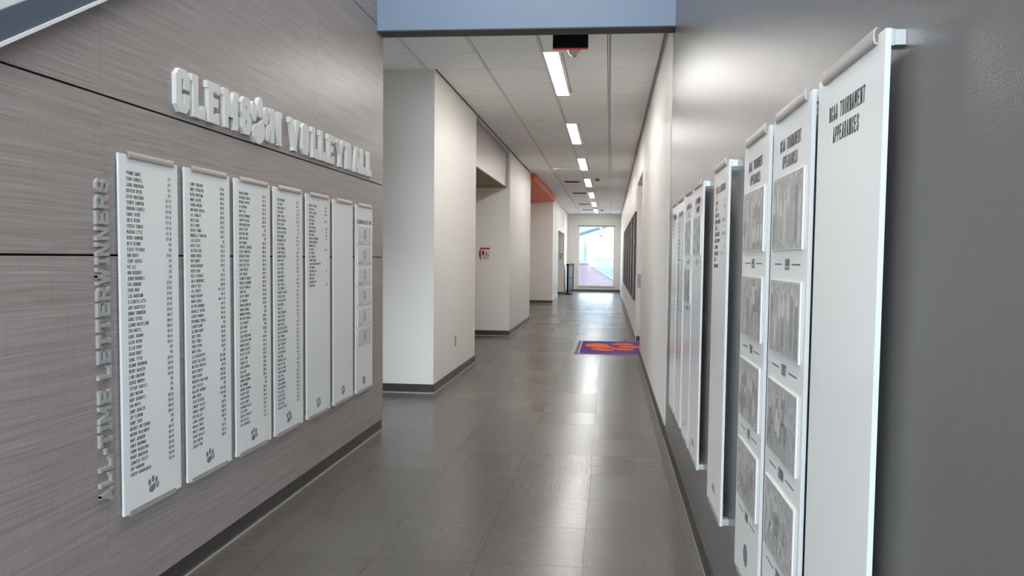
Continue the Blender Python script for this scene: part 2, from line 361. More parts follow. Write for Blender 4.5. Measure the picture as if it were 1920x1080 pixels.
def put_text(mb, s, u, v, h, y, align='l', w=None, t=None, gap=None, mi=0):
    w = w or h * .30; t = t or h * .17; gap = gap if gap is not None else h * .12
    tw = text_w(s, h, w, t, gap)
    x = u if align == 'l' else (u - tw if align == 'r' else u - tw / 2)
    for ch in s:
        for q in glyph_quads(ch, x, v, w, h, t):
            ar = sum(q[i].x * q[(i + 1) % 4].y - q[(i + 1) % 4].x * q[i].y for i in range(4))
            mb.face([(p.x, y, p.y) for p in (q if ar > 0 else q[::-1])], mi)
        x += adv(ch, w, t, gap)
def ell(cx, cy, rx, ry, ang=0.0, n=18):
    a = math.radians(ang); out = []
    for k in range(n):
        t = 2 * math.pi * k / n; x, y = rx * math.cos(t), ry * math.sin(t)
        out.append((cx + x * math.cos(a) - y * math.sin(a), cy + x * math.sin(a) + y * math.cos(a)))
    return out
def paw_polys():
    # unit paw about 1 wide and 1 high, centred
    S = 1 / 304.0; ox, oy = -46, -64
    pad = [(-106, -10), (-96, -52), (-60, -82), (-5, -90), (52, -76), (92, -40), (104, 0), (98, 40), (84, 72), (60, 80), (30, 60), (-10, 48), (-60, 40), (-94, 22)]
    P = [pad, ell(-86, 122, 46, 68, 6), ell(22, 164, 43, 70, -4), ell(132, 122, 42, 66, -16), ell(168, 10, 37, 66, -22)]
    return [[((x + ox) * S, (y + oy) * S) for x, y in p] for p in P]
PAW = paw_polys()
def put_paw(mb, u, v, size, y, mi=0):
    for p in PAW: mb.face([(u + a * size, y, v + b * size) for a, b in p], mi)

# ================================================================== THE SETTING
XW, XWH, XG, XC, ZC = -1.82, 0.455, 0.460, -1.79, 3.30   # wood wall, white wall, grey wall, left columns, ceiling
YB = -7.9
# floor -------------------------------------------------------------
floor = struct(MB().box(-7.8, 2.2, YB, 32.1, -0.12, -0.006).box(2.2, 6.0, YB, .3, -0.12, -0.006).build('floor', M['joint']))
T = 0.49
cells = []
for r in range(-22, 60):
    y0 = 3.35 + r * T
    cols = range(-15, 13) if y0 + T < -0.2 else range(-4, 1) if y0 + T < 5.8 else range(-8 if y0 < 7.6 else -6, 2 if 10.5 < y0 < 13 else 1)
    for c in cols:
        x0 = -0.10 + c * T
        if y0 > 32: continue
        cells.append((x0 + T / 2, y0 + T / 2))
cells.sort(key=lambda p: (p[1] < 2.2, p[1]))
tm = MB().box(-T / 2 + .0008, T / 2 - .0008, -T / 2 + .0008, T / 2 - .0008, -.005, 0).mesh('floor_tile', M['tile'])
rest = MB()
for i, (x, y) in enumerate(cells):
    if i < 300 and y > 2.2:
        o = link('floor_tile', tm, floor, (x, y, 0)); o.rotation_euler[2] = math.pi / 2 * random.choice((0, 1, 2, 3))
    else:
        g = T / 2 - .0008; rest.box(x - g, x + g, y - g, y + g, -.005, 0)
tag(rest.build('far_floor_tiles', M['tile'], floor), kind='stuff')

# ceiling -----------------------------------------------------------
ceiling = struct(MB().box(-4.35, 0.62, 5.88, 32.1, ZC + .022, ZC + .12).build('ceiling', M['joint']))
S6 = .61; G_ = .013
LAMPS = [6.92 + 3.66 * k for k in range(7)]
def under_lamp(y): return any(a - .05 < y < a + 1.8 for a in LAMPS)
cm = {}
rows = [6.92 - .61 * 2 + .61 * k for k in range(0, 44)]
xe = [-0.04 + .61, -0.04, -0.65, -1.26, -1.87, -2.48, -3.09, -3.70]
for yr in rows:
    y0, y1 = max(yr, 5.89), min(yr + S6, 31.99)
    if y1 - y0 < .05: continue
    for k in range(len(xe) - 1):
        x1, x0 = xe[k], xe[k + 1]
        if k >= 4 and yr > 7.4: continue
        if k == 3 and (yr > 7.4 and yr < 9.8): pass
        if k == 0: x1 = XWH - .014
        if k == 1 and under_lamp((y0 + y1) / 2): pass
        if k == 3 and yr > 7.4: x0 = XC + .0
        if k == 1 and under_lamp((y0 + y1) / 2): x0 = -0.475
        key = (round(x1 - x0, 3), round(y1 - y0, 3))
        if key not in cm:
            a, b = key[0] / 2 - G_, key[1] / 2 - .0042
            mb = MB(); n = 0
            t = .006
            mb.v = [(-a, -b, .02), (a, -b, .02), (a, b, .02), (-a, b, .02), (-a, -b, t), (a, -b, t), (a, b, t), (-a, b, t), (-a + t, -b + .004, 0), (a - t, -b + .004, 0), (a - t, b - .004, 0), (-a + t, b - .004, 0)]
            mb.f = [(0, 1, 2, 3), (0, 4, 5, 1), (1, 5, 6, 2), (2, 6, 7, 3), (3, 7, 4, 0), (4, 8, 9, 5), (5, 9, 10, 6), (6, 10, 11, 7), (7, 11, 8, 4), (11, 10, 9, 8)]
            mb.m = [0] * 10; cm[key] = mb.mesh('ceiling_tile', M['ceil'])
        link('ceiling_tile', cm[key], ceiling, ((x0 + x1) / 2, (y0 + y1) / 2, ZC))
for x in xe[1:]:
    ylen = (5.89, 31.99) if x > XC else (5.89, 7.49)
    MB().box(x - .0075, x + .0075, ylen[0], ylen[1], ZC - .003, ZC + .018).build('ceiling_rail', M['grid'], ceiling)
MB().box(XWH - .022, XWH - .001, 5.95, 31.99, ZC - .002, ZC + .018).build('ceiling_rail', mat('grey wall angle', (168, 165, 162), .5), ceiling)
MB().box(XC + .001, XC + .012, 7.51, 31.99, ZC - .004, ZC + .016).build('ceiling_rail', M['joint'], ceiling)
# recess ceilings left of the columns are covered by plain board
struct(MB().box(-4.2, XC - .0, 7.51, 32.0, ZC - .001, ZC + .02).build('ceiling_left', M['ceil']))

# walls ---------------------------------------------------------------
wood = struct(MB().box(XW - .16, XW - .014, 0, 5.85, 0, 5.6).build('wall_left', M['dark']))
pm = {}
zr = [(.09, 1.397), (1.405, 1.971), (1.979, 3.194), (3.202, 4.42), (4.428, 5.6)]
ys = [.0, .54, 2.54, 4.54, 5.88]
for (z0, z1) in zr:
    for a, b in zip(ys[:-1], ys[1:]):
        mb = MB().box(XW - .012, XW, a + .0006, b - .0006, z0, z1)
        mb.build('wood_panel', M['wood'], wood)
MB().box(XW - .165, XW - .002, 5.851, 5.879, .09, 5.6).build('wood_end_panel', M['wood'], wood)
end_return = struct(MB().box(-4.2, XW - .17, 5.70, 5.86, 0, 5.6).build('wall_return', M['white']))

def base_run(name, x0, y0, x1, y1, h=.095, th=.010, seg=.61, mats=None):
    # base boards run from (x0,y0) to (x1,y1); the room lies to the left of that direction
    L = math.hypot(x1 - x0, y1 - y0); o = struct(empty(name, (x0, y0, 0), math.atan2(y1 - y0, x1 - x0)))
    n = max(1, round(L / seg)); w = L / n
    me = MB().prism([(0, .012), (0, h), (th * .55, h), (th, h - .008), (th, .022), (th + .004, .012)], .0008, w - .0008, ax='x').mesh('base_board', M['base'])
    for k in range(n): link('base_board', me, o, (k * w, 0, 0))
    MB().box(0, L, 0, th + .006, 0, .012).build('base_edge_strip', M['shoe'], o)
    return o
# local x runs along, +y into the room
base_run('baseboard_left', XW - .013, .01, XW - .013, 5.86)
def fix_base(o, x, y, ang): o.location = (x, y, 0); o.rotation_euler[2] = ang
# for +x facing (left walls) run along -y so that +y local = +x world: rotz=-90 gives local x -> -y, local y -> +x
fix_base(bpy.data.objects['baseboard_left'], XW - .013, 5.86, -math.pi / 2)

# right walls
wr = struct(MB().box(XG, XG + .2, .10, 5.93, 0, 5.6).build('wall_right', M['grey']))
struct(MB().box(XWH, XWH + .25, 5.931, 10.97, 0, ZC + .02).build('wall_right.001', M['white']))
struct(MB().box(XWH, XWH + .25, 12.86, 32.0, 0, ZC + .02).build('wall_right.002', M['white']))
struct(MB().box(XWH, XWH + .25, 10.972, 12.858, 2.69, ZC + .02).build('wall_right.003', M['white']))
struct(MB().box(XWH + .001, XWH + .25, 5.931, 5.98, ZC + .03, 5.6).build('wall_right.004', M['grey']))
base_run('baseboard_right', XG, .12, XG, 5.93); fix_base(bpy.data.objects['baseboard_right'], XG, .12, math.pi / 2)
struct(MB().box(XG + .201, 6.2, .10, .25, 0, 5.6).build('wall_lobby_right', M['white']))
o = base_run('baseboard_right.001', 0, 5.935, 0, 10.97); fix_base(o, XWH, 5.935, math.pi / 2)
o = base_run('baseboard_right.002', 0, 12.86, 0, 32.0); fix_base(o, XWH, 12.86, math.pi / 2)
# door recess in the right wall
d1 = struct(MB().box(1.05, 1.10, 10.9, 12.95, 0, 2.7).build('wall_recess_right', M['white']))
dr = struct(MB().box(1.0, 1.045, 11.25, 12.35, .005, 2.3).build('door_1', M['doorgrey']))
MB().box(.985, .999, 11.30, 11.34, .95, 1.20).build('door_pull', M['steel'], dr)
o = base_run('baseboard_recess', 0, 0, .58, 0, seg=.3); fix_base(o, 1.05, 12.857, math.pi)
struct(MB().box(.721, 1.1, 12.86, 12.95, 0, 2.7).build('wall_recess_far', M['white']))
struct(MB().box(.721, 1.1, 10.88, 10.97, 0, 2.7).build('wall_recess_near', M['white']))
struct(MB().box(.721, 1.1, 10.88, 12.95, 2.701, 2.75).build('ceiling_recess', M['white']))

# left columns and recesses
struct(MB().box(-4.2, XC, 7.506, 9.88, 0, ZC + .02).build('wall_left.001', M['white']))
struct(MB().box(-2.75, XC, 13.30, 16.75, 0, ZC + .02).build('wall_left.002', M['white']))
struct(MB().box(-2.75, XC + .02, 23.20, 25.65, 0, ZC + .02).build('wall_left.003', M['white']))
struct(MB().box(-2.10, XC + .02, 25.651, 29.10, 2.37, ZC + .02).build('wall_left.004', M['white']))
struct(MB().box(-2.75, XC + .02, 29.15, 30.2, 0, ZC + .02).build('wall_left.005', M['white']))
struct(MB().box(-2.75, XC + .0, 30.201, 32.0, 0, ZC + .02).build('wall_left.006', M['white']))
struct(MB().box(-2.95, -2.76, 7.51, 32.0, 0, ZC + .02).build('wall_left.007', M['white']))
struct(MB().box(-4.35, -4.21, 5.5, 5.9, 0, ZC + .1).box(-4.35, -4.21, 7.48, 7.7, 0, ZC + .1).box(-4.35, -4.21, 5.9, 7.48, 0, .1).box(-4.35, -4.21, 5.9, 7.48, 1.55, ZC + .1).build('wall_left.008', M['white']))
struct(MB().box(-4.35, -4.19, 5.5, 7.5, ZC+.101, 5.6).build('wall_left.009', M['white']))
i = 0
def lb(x, y, length, ang):
    o = base_run('baseboard_left.%03d' % (lb.n), 0, 0, length, 0); lb.n += 1; fix_base(o, x, y, ang); return o
lb.n = 1
H = math.pi / 2
lb(XC + .010, 7.506, 2.3, math.pi); lb(XC, 9.88, 2.374, -H)
lb(XC + .010, 13.30, .95, math.pi); lb(XC, 16.75, 3.45, -H)
lb(XC + .030, 23.20, .95, math.pi); lb(XC + .02, 25.65, 2.45, -H)
lb(XC + .030, 29.15, .95, math.pi); lb(XC + .02, 30.2, 1.05, -H); lb(XC, 31.99, 1.79, -H)
# grey steel door frame glimpsed in the first recess
df = struct(MB().box(-2.755, -2.72, 10.6, 11.7, 0.005, 2.12).build('door_2', M['doorgrey']))
MB().box(-2.72, -2.70, 10.55, 10.6, 0, 2.17).box(-2.72, -2.70, 11.7, 11.75, 0, 2.17).box(-2.72, -2.70, 10.6, 11.7, 2.12, 2.17).build('door_frame', M['joint'], df)

# end wall with the tall window
WX0, WX1, WZ0, WZ1 = -1.335, 0.185, .265, 2.79
ew = MB().box(-2.75, WX0, 32.0, 32.25, 0, ZC + .12).box(WX1, 1.0, 32.0, 32.25, 0, ZC + .12).box(WX0, WX1, 32.0, 32.25, 0, WZ0).box(WX0, WX1, 32.0, 32.25, WZ1, ZC + .12)
struct(ew.build('wall_end', M['white']))
lb_end = base_run('baseboard_end', 0, 0, 2.24, 0); fix_base(lb_end, XWH - .011, 31.999, math.pi)
win = struct(empty('window_1', (0, 32.12, 0)))
fr = MB()
for a in ((WX0 - .03, WX0 + .03, WZ0 - .03, WZ1 + .03), (WX1 - .03, WX1 + .03, WZ0 - .03, WZ1 + .03), (WX0, WX1, WZ1 - .02, WZ1 + .03), (WX0, WX1, WZ0 - .03, WZ0 + .03)):
    fr.box(a[0], a[1], -.03, .03, a[2], a[3])
fr.build('window_frame', M['alu'], win)
MB().box(WX0, WX1, -.003, .003, WZ0, WZ1).build('window_pane', M['glass'], win)
MB().bbox(WX0 - .06, WX1 + .06, -.16, -.03, WZ0 - .05, WZ0 - .005, .006).build('window_sill', M['grid'], win)
MB().box(WX0 - .03, WX1 + .03, -.132, -.121, WZ1, WZ1 + .025).build('window_head_trim', M['joint'], win)

# beam over the opening and the tall lobby round the camera
bm = struct(MB().box(XW + .001, XG - .001, 5.72, 5.875, 3.15, 5.6).build('wall_header', M['beam']))
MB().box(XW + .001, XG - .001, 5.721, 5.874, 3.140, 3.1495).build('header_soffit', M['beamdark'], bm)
struct(MB().box(-8.0, 6.2, YB, 6.0, 5.601, 5.7).build('ceiling_lobby', M['white']))
struct(MB().box(-8.0, -7.81, YB, .1, 0, 5.6).build('wall_lobby_left', M['white']))
struct(MB().box(-8.0, XW - .165, 0, .15, 0, 5.6).build('wall_lobby_front', M['white']))
# glazed lobby front behind the camera
wb = struct(empty('window_2', (-.9, YB, 0)))
fb = MB()
for k in range(10): x = -6.85 + 13.7 * k / 9; fb.box(x - .03, x + .03, -.05, .05, .05, 5.55)
for z in (.03, 2.4, 4.2, 5.57): fb.box(-6.88, 6.88, -.049, .049, z - .03, z + .03)
fb.build('window_frame', M['alu'], wb)
MB().box(-6.87, 6.87, -.004, .004, .05, 5.55).build('window_pane', M['glass'], wb)
w4 = struct(empty('window_4', (6.05, -3.9, 0)))
fb = MB()
for k in range(6): y = -3.9 + 7.8 * k / 5; fb.box(-.05, .05, y - .03, y + .03, .05, 5.55)
for z in (.03, 2.4, 4.2, 5.57): fb.box(-.049, .049, -3.93, 3.93, z - .03, z + .03)
fb.build('window_frame', M['alu'], w4)
MB().box(-.004, .004, -3.9, 3.9, .05, 5.55).build('window_pane', M['glass'], w4)
w3 = struct(empty('window_3', (-4.27, 6.69, 0)))
fb = MB()
for y in (-.75, 0, .75): fb.box(-.04, .04, y - .03, y + .03, .1, 1.55)
for z in (.13, 1.52): fb.box(-.039, .039, -.78, .78, z - .03, z + .03)
fb.build('window_frame', M['alu'], w3)
MB().box(-.003, .003, -.75, .75, .13, 1.52).build('window_pane', M['glass'], w3)
# unseen fill lights added above and behind the camera to brighten the foreground
for k, (x, y) in enumerate(((-.67, .6), (-.67, 3.6), (-.67, -3.0), (-3.8, -3.0), (3.0, -3.0))):
    r = empty('lobby_fill_light', (x, y, 5.60)); tag(r, ('added square lobby fill light right above the camera', 'added square lobby fill light before the beam', 'added square lobby fill light behind the camera', 'added square lobby fill light behind and left of the camera', 'added square lobby fill light behind and right of the camera')[k], 'light', 'added lobby fill lights')
    MB().box(-.62, .62, -.62, .62, -.02, 0).build('lamp_frame', M['grid'], r)
    MB().box(-.58, .58, -.58, .58, -.03, -.0205).build('diffuser', M['lobbyfill'], r)

# bulkheads over the left recesses
bk = struct(MB().box(-2.75, -1.86, 9.89, 13.29, 2.655, ZC - .002).build('trim_1', M['olive']))
MB().box(-1.859, -1.850, 9.89, 13.29, 2.665, 3.29).build('bulkhead_panel', M['wood'], bk)
MB().box(-1.8495, -1.844, 13.262, 13.29, 2.655, 3.29).build('bulkhead_edge', M['olive'], bk)
ob = struct(MB().box(-2.75, -1.71, 16.76, 23.19, 3.16, ZC - .005).build('trim_2', M['orange']))

# ================================================================== STAIR STRINGER
st = empty('stair_stringer', (XW + .002, 2.0, 2.0)); tag(st, 'slate blue sloping stair stringer with white lower trim crossing the top left corner', 'stair')
sl = (2.304 - 2.009) / (2.537 - 2.062)
def sz(y): return 2.009 + sl * (y - 2.062)
def slope_bar(y0, y1, d0, d1, x0, x1):
    mb = MB(); pts = [(y0, sz(y0) + d0), (y1, sz(y1) + d0), (y1, sz(y1) + d1), (y0, sz(y0) + d1)]
    return mb.prism([(a - 2.0, b - 2.0) for a, b in pts], x0 - XW, x1 - XW, ax='x')
slope_bar(.02, 5.7, .013, .103, XW + .0, XW + .028).build('stringer_plate', M['stringer'], st)
slope_bar(.02, 5.7, .0, .0125, XW + .0, XW + .034).build('lower_trim', M['edge'], st)
slope_bar(.02, 5.7, .104, .60, XW + .0, XW + .022).build('side_board', M['letter'], st)

# ================================================================== NAME PANELS
PW, PZ0, PZ1 = .375, .415, 1.779
VB = PZ0          # local z origin = panel bottom
def plate_mesh():
    # notched plate, front at y=-0.01..0 ; notches for the clips at top and bottom
    w = PW; H_ = PZ1 - PZ0; n = .034; a = .062; b = w - .034; d = .012
    P = [(0, 0), (n, 0), (n, .010), (b, .010), (b, 0), (w, 0), (w, H_), (b, H_), (b, H_ - d), (n + .012, H_ - d), (n + .012, H_), (0, H_)]
    return MB().prism(P, 0, .009)
def panel_meshes():
    m = {}
    pl = plate_mesh(); me = pl.mesh('plate', [M['panel'], M['edge']])
    for p in me.polygons:
        if abs(p.normal.y) < .5: p.material_index = 1
    m['plate'] = me
    H_ = PZ1 - PZ0
    # top clip: hollow half tube, flaring at the middle
    def clip(zc, r, sgn):
        mb = MB(); k = 10; prof = []
        for i in range(k + 1):
            a = math.radians(-100 + 200 * i / k); prof.append((-.003 - r * .36 * math.cos(a), zc + r * math.sin(a)))
        inner = [(y + .0025, z * .93 + zc * .07) for y, z in prof]
        poly = prof + inner[::-1]
        x0, x1 = .046, PW - .034
        mb.prism([(a, b) for a, b in poly], x0, x1, ax='x')
        return mb
    m['clip_top'] = clip(H_ - .002, .0138, 1).mesh('top_clip', M['clip'])
    mb = MB().box(.036, PW - .036, .001, .014, -.011, .0095); m['clip_bottom'] = mb.mesh('bottom_clip', M['clip'])
    return m
PM = panel_meshes()
def bracket_mesh(off):
    H_ = PZ1 - PZ0; mb = MB()
    return mb.box(.001, .030, .0095, .0095 + .0105, 0, .028), mb
def make_panel(name, y_near, side, off):
    """panel whose near edge (towards the camera) sits at y_near; off = gap between wall and plate back"""
    if side == 'L':
        r = empty(name, (XW + off + .009, y_near, PZ0), math.pi / 2)      # local x -> +y ; front faces +x
    else:
        r = empty(name, (XG - off - .009, y_near + PW, PZ0), -math.pi / 2)
    link('plate', PM['plate'], r); smooth(link('top_clip', PM['clip_top'], r)) if False else link('top_clip', PM['clip_top'], r); link('bottom_clip', PM['clip_bottom'], r)
    H_ = PZ1 - PZ0
    for x0 in (.004, PW - .034):
        for z0 in (.002, H_ - .026):
            mb = MB().box(x0, x0 + .030, .0092, .0092 + off * .25, z0, z0 + .026).box(x0 + .002, x0 + .030, .0092 + off * .27, .009 + off - .0004, z0 + .001, z0 + .025)
            mb.build('bracket', M['alu'], r)
    return r

Y1 = "1977|1977|1977|1977|1977-78|1977-78|1977-78|1977-78|1977-78|1977-78|1977-79|1977-80|1978|1978|1978-81|1979|1979|1979|1979|1979-81|1979-82|1979-82|1979-82|1979-82|1979-82|1980-83|1980-83|1980-83|1981-82|1981-84|1982-83|1983|1983|1983-84|1983-84|1983-86|1983-86|1984|1984|1984|1984-85|1984-86|1984-87|1984-87|1985|1985|1985-87|1985-87|1985-88|1985-88|1985-89|1987-88|1987-90".split('|')
N1 = "YVONNE COOKE|TERRI KIMBRELL|LAURA ROBERSON|KRISTEN SPEER|KATHY BRATCHER|TERRYE CAMPSEN|BARBARA FARRELL|CAROL PAYNE|JULIE RESCH|TERESA THOMAS|MARSHA LITTLE|DEBBI HAMMOND|BETH KEARNS|STACIE VUTSINAS|ANN BAKER|TERRY ACOSTA|PAT ALE|ANN GREGORIE|JENKS MCDOWELL|KIM JOHNSON|CYNDI GRAF|LISA HARBISON|ELIZABETH LATTO|JUDY SACKFIELD|DONNA TOWNSEND|CAROL KITRIK|JEANNE MASTELLONE|TRIS MIKETA|CAROL OSBORN|CATHY MYERS|ELLEN PERRY|SUSAN BURST|CAROL TETER|DEANNE BROWNING|WENDY HAUSLER|LYNN LUGERING|DENISE MURPHY|TIFFANY DANIELS|JUDY MOLNAR|MARY SCHWARTZ|KIM SMITH|CINDY SCHULER|JOY FLEMING|CINDY TUCCI|BRIDGET HOLYCROSS|BRENDA MAILANDER|MARY JOHNSON|CHRIS SHERMAN|TAMMY QUARESIMA|WENDY ANDERSON|JENNIFER FEELEY|AMY VAUGHAN|KAREN KANARAUSKAS".split('|')
N2 = "JENNY YURKANIN|ANNIE VERHOEVEN|RAYNA GRUFFING|ANNIE CASTRO|TASHIA GREENE|ANN MARIE WESSEL|JILL HENSLEY|HEIDI KAHL|JULIE MARX|KRISTY TONKS|ROCHELLE THOMPSON|LISA SAYFIE|KRISTI DATA|HEATHER KAHL|ROBIN KIBBEN|NIKI MAGER|MEGAN MCENERY|BECKY AUEN|KELLY STEWART|JULIE RODRIGUEZ|ASHLEY SELF|JILL HERVEY|NANCY MCGINTY|MARCI CAUDLE|BLYTHE GARDNER|MICHELLE THIEME|STACEY WAGNER|STEPHANIE SCHULZ|LAUREN KENNE|ALLISON COURY|SKYE FROST|EMILY GORLA|CINDY STERN|MARY TRULL|LEA BECKEMEYER|JACKIE DALLESKA|MELISSA KUDELKA|HEIDI COOPER|TAMI BYSURA|MEREDITH HARTLAND|JODI STEFFES|MALLORY BENSON|ANNE BERRI|JESSI BETCHER|LINDSEY FULLER|LINDSEY ABBOTT|KIKI DALLAO|LAURA JENSEN|MARIJA ZORIC|BREEZY AMBORT|RYANE BEASLEY|LORI ASHTON|LESLIE FINN".split('|')
Y2 = "1987-90|1988-89|1988-90|1988-91|1989-90|1989-91|1989-92|1989-92|1989-92|1989-92|1990-91|1991|1991-94|1991-94|1991-94|1991-94|1992-95|1993|1993-94|1993-96|1993-96|1993, 95-97|1994-95|1994-95, 97|1994-97|1994-97|1995-96|1995-98|1996|1996-99|1996-99|1996-99|1996-99|1996-99|1997|1997-2000|1997-2000|1997-99|1998-2001|1998-2001|1998-2001|1998|1999-2003|1999-2002|2000|2000-03|2000-03|2000-03|2000-02|2001|2001-03|2002-04|2003-04".split('|')
N3 = "SARAH GARDNER|STEPHANIE HUSKILL|MEGHAN STANTON|LIZ BECKMAN|CASEY HILL|KRISTEN SWANSON|LINDSEY NELSON|DAWN ROBERTSON|KASSIE STARR|BRITTANY ROSS|ANNA VOLLMER|SUE ECKMAN|COURTNEY LAWRENCE|LESLIE MANSFIELD|MEGHAN STEINER|EMILIE CHISLER|MARY KATE PEER|LAURA BOOZER|KATE BRIGGS|JEANNETTE ABBOTT|DANIELLE HEPBURN|HILLARY DOUGLAS|DIDEM EGE|KELSEY MURPHY|LIA PROCTOR|MEGHAN ANEMEYER|CANDIS SIDMAN|MORGAN MITCHELL|BRITTANY FORKELL|LISA ESQUEDA|KATIE DRAPE|CACY HAYES|TANYA MEUSTENGE|JESSICA WILLIAMS|BROOKE KOHLER|SANDRA ADELEYE|NATALIE PATZIN|ALICIA HAND|SERENE YAU|SARAH CAMPBELL|KEN LANE|CAMILA ROSARIO|HANNAH BRENNER|KRI SIMMONS|SAMMYE SHERMAN|KRISTIN FAUST|KARIS WATSON|KAILAN JONES|SAVANNAH MILLER|LEIA DAVIS|WILKES STANFIELD|NIKI COLLIER|BETA DUMANCIC".split('|')
N4 = "BEN WITKOWSKI|ALEX CHAS|TONYE WOOLLEY|LEAH PERRI|SANDY ALVORD|HALDEN HAMPTON|KATE FISCHER|DESIREE MARSHALL|KELLIE APPLETON|SOFIA MOORE|SAVANNAH EXTON|TAYLOR KANE|HAILEY MANFELL|MEGAN MCGALEY|KENNEDY WILSON|ANNE CARTER|ALLY HAMBLE|KELSY BATES|KAREN JORY|MAGGIE WHITE|TORI MORAN|EMILY CORTEZ|LEXIE BROADLY|CAROLINE PEARSON|KATELIN COUTE|ALYSSA DELANEY|MAIA NORELL|LOGI JOY|TORIE FREDERICK|KENYA OLIVER|BRADEN BAILEY|SANDY EATON|KAITLYNN ALBERTS|KATELYN REDICKSON|CALE THOMAS|CRYSTAL DAVIES|JOEL PROTHERO|JOEI AUSTICE|TAYLOR WILMOT|KIM CLARK|MCKENNA SLAVIK|CAITLYN NEVES|COLLEEN FINNEY|CAMRYN HANNAH|KATE LANG|JENNA MOORE|KIRRA ROBBINS|HAYLEY MARTIN|TYLA GILES|AZYAH DAILEY|DEVAN TAYLOR|BETH AVERIS|BROOKLYN ZABADY".split('|')
N5 = "MAGGIE PETTERSON|CAROLINE GILL|SOPHIE CATALANO|MIA MCGRATH|BECCA AMELLE|TARA MOORE|MCKAY COLEMAN|COURTNEY HALE|SKYLA PHILL|KRISTEN FOLTZENBERG|AUDREY ARMBRISTER|MCKENNA SLATE|MIA MCATEE|KATE GIBSON|ABBY JOHNSTON|KENNEDY WAGNER|LILLIAN VAN WOLPHINSPOTTE|KATE WANSOR|ADDIE-MARIE RIVI|CLAIRE LEWIS|ABBY WILKS|CATHERINE SMITH|MEGAN YOUNG".split('|')
def yrs(a, b, n, seed):
    r = random.Random(seed); out = []
    for k in range(n):
        s = int(a + (b - a) * k / n); e = s + r.choice((0, 1, 2, 3, 3))
        out.append(str(s) if e == s else '%d-%02d' % (s, e % 100))
    return out
Y3 = yrs(2001, 2011, 53, 3); Y4 = yrs(2011, 2022, 53, 4)
Y5 = ['2021-24', '2021-24', '2022-24', '', '2022-24', '', '2023', '2023', '2023', '2023', '', '', '2023-24', '', '', '', '', '', '2024', '', '', '', '2024']
def name_list(r, names, years):
    mb = MB(); p = .0221; top = 1.711 - PZ0
    for k, (a, b) in enumerate(zip(names, years)):
        v = top - k * p - .0068
        put_text(mb, a, .040, v, .0136, -.0004, 'l', w=.0037, t=.0022, gap=.0017)
        if b: put_text(mb, b, .325, v, .0136, -.0004, 'r', w=.0031, t=.0018, gap=.0012)
    mb.build('printed_names', M['ink'], r)
def paw_print(r, u=.183, v=.489, s=.062):
    mb = MB(); put_paw(mb, u, v - PZ0, s, -.0004); mb.build('printed_paw', M['inklight'], r)

LY = [2.609, 3.037, 3.463, 3.885, 4.318, 4.755, 5.190]
LLAB = [
    'nearest white name panel on the wood wall, list beginning YVONNE COOKE',
    'white acrylic name panel, second from the vertical lettering, list beginning JENNY YURKANIN',
    'white acrylic name panel, third from the vertical lettering, full list with no 1977 dates',
    'white acrylic name panel, middle one of the seven on the wood wall, full list',
    'white name panel on the wood wall, its short list filling only the upper part',
    'blank white panel with only a grey paw at its foot, on wood wall',
    'white acrylic panel with six small portrait plates, last on the wood wall']
GL = 'white name panels on the wood wall'
LP = []
for k, y in enumerate(LY):
    r = make_panel('name_panel', y, 'L', .006); tag(r, LLAB[k], 'panel', GL); LP.append(r)
    paw_print(r)
for r, n, y in zip(LP, (N1, N2, N3, N4, N5), (Y1, Y2, Y3, Y4, Y5)): name_list(r, n, y)

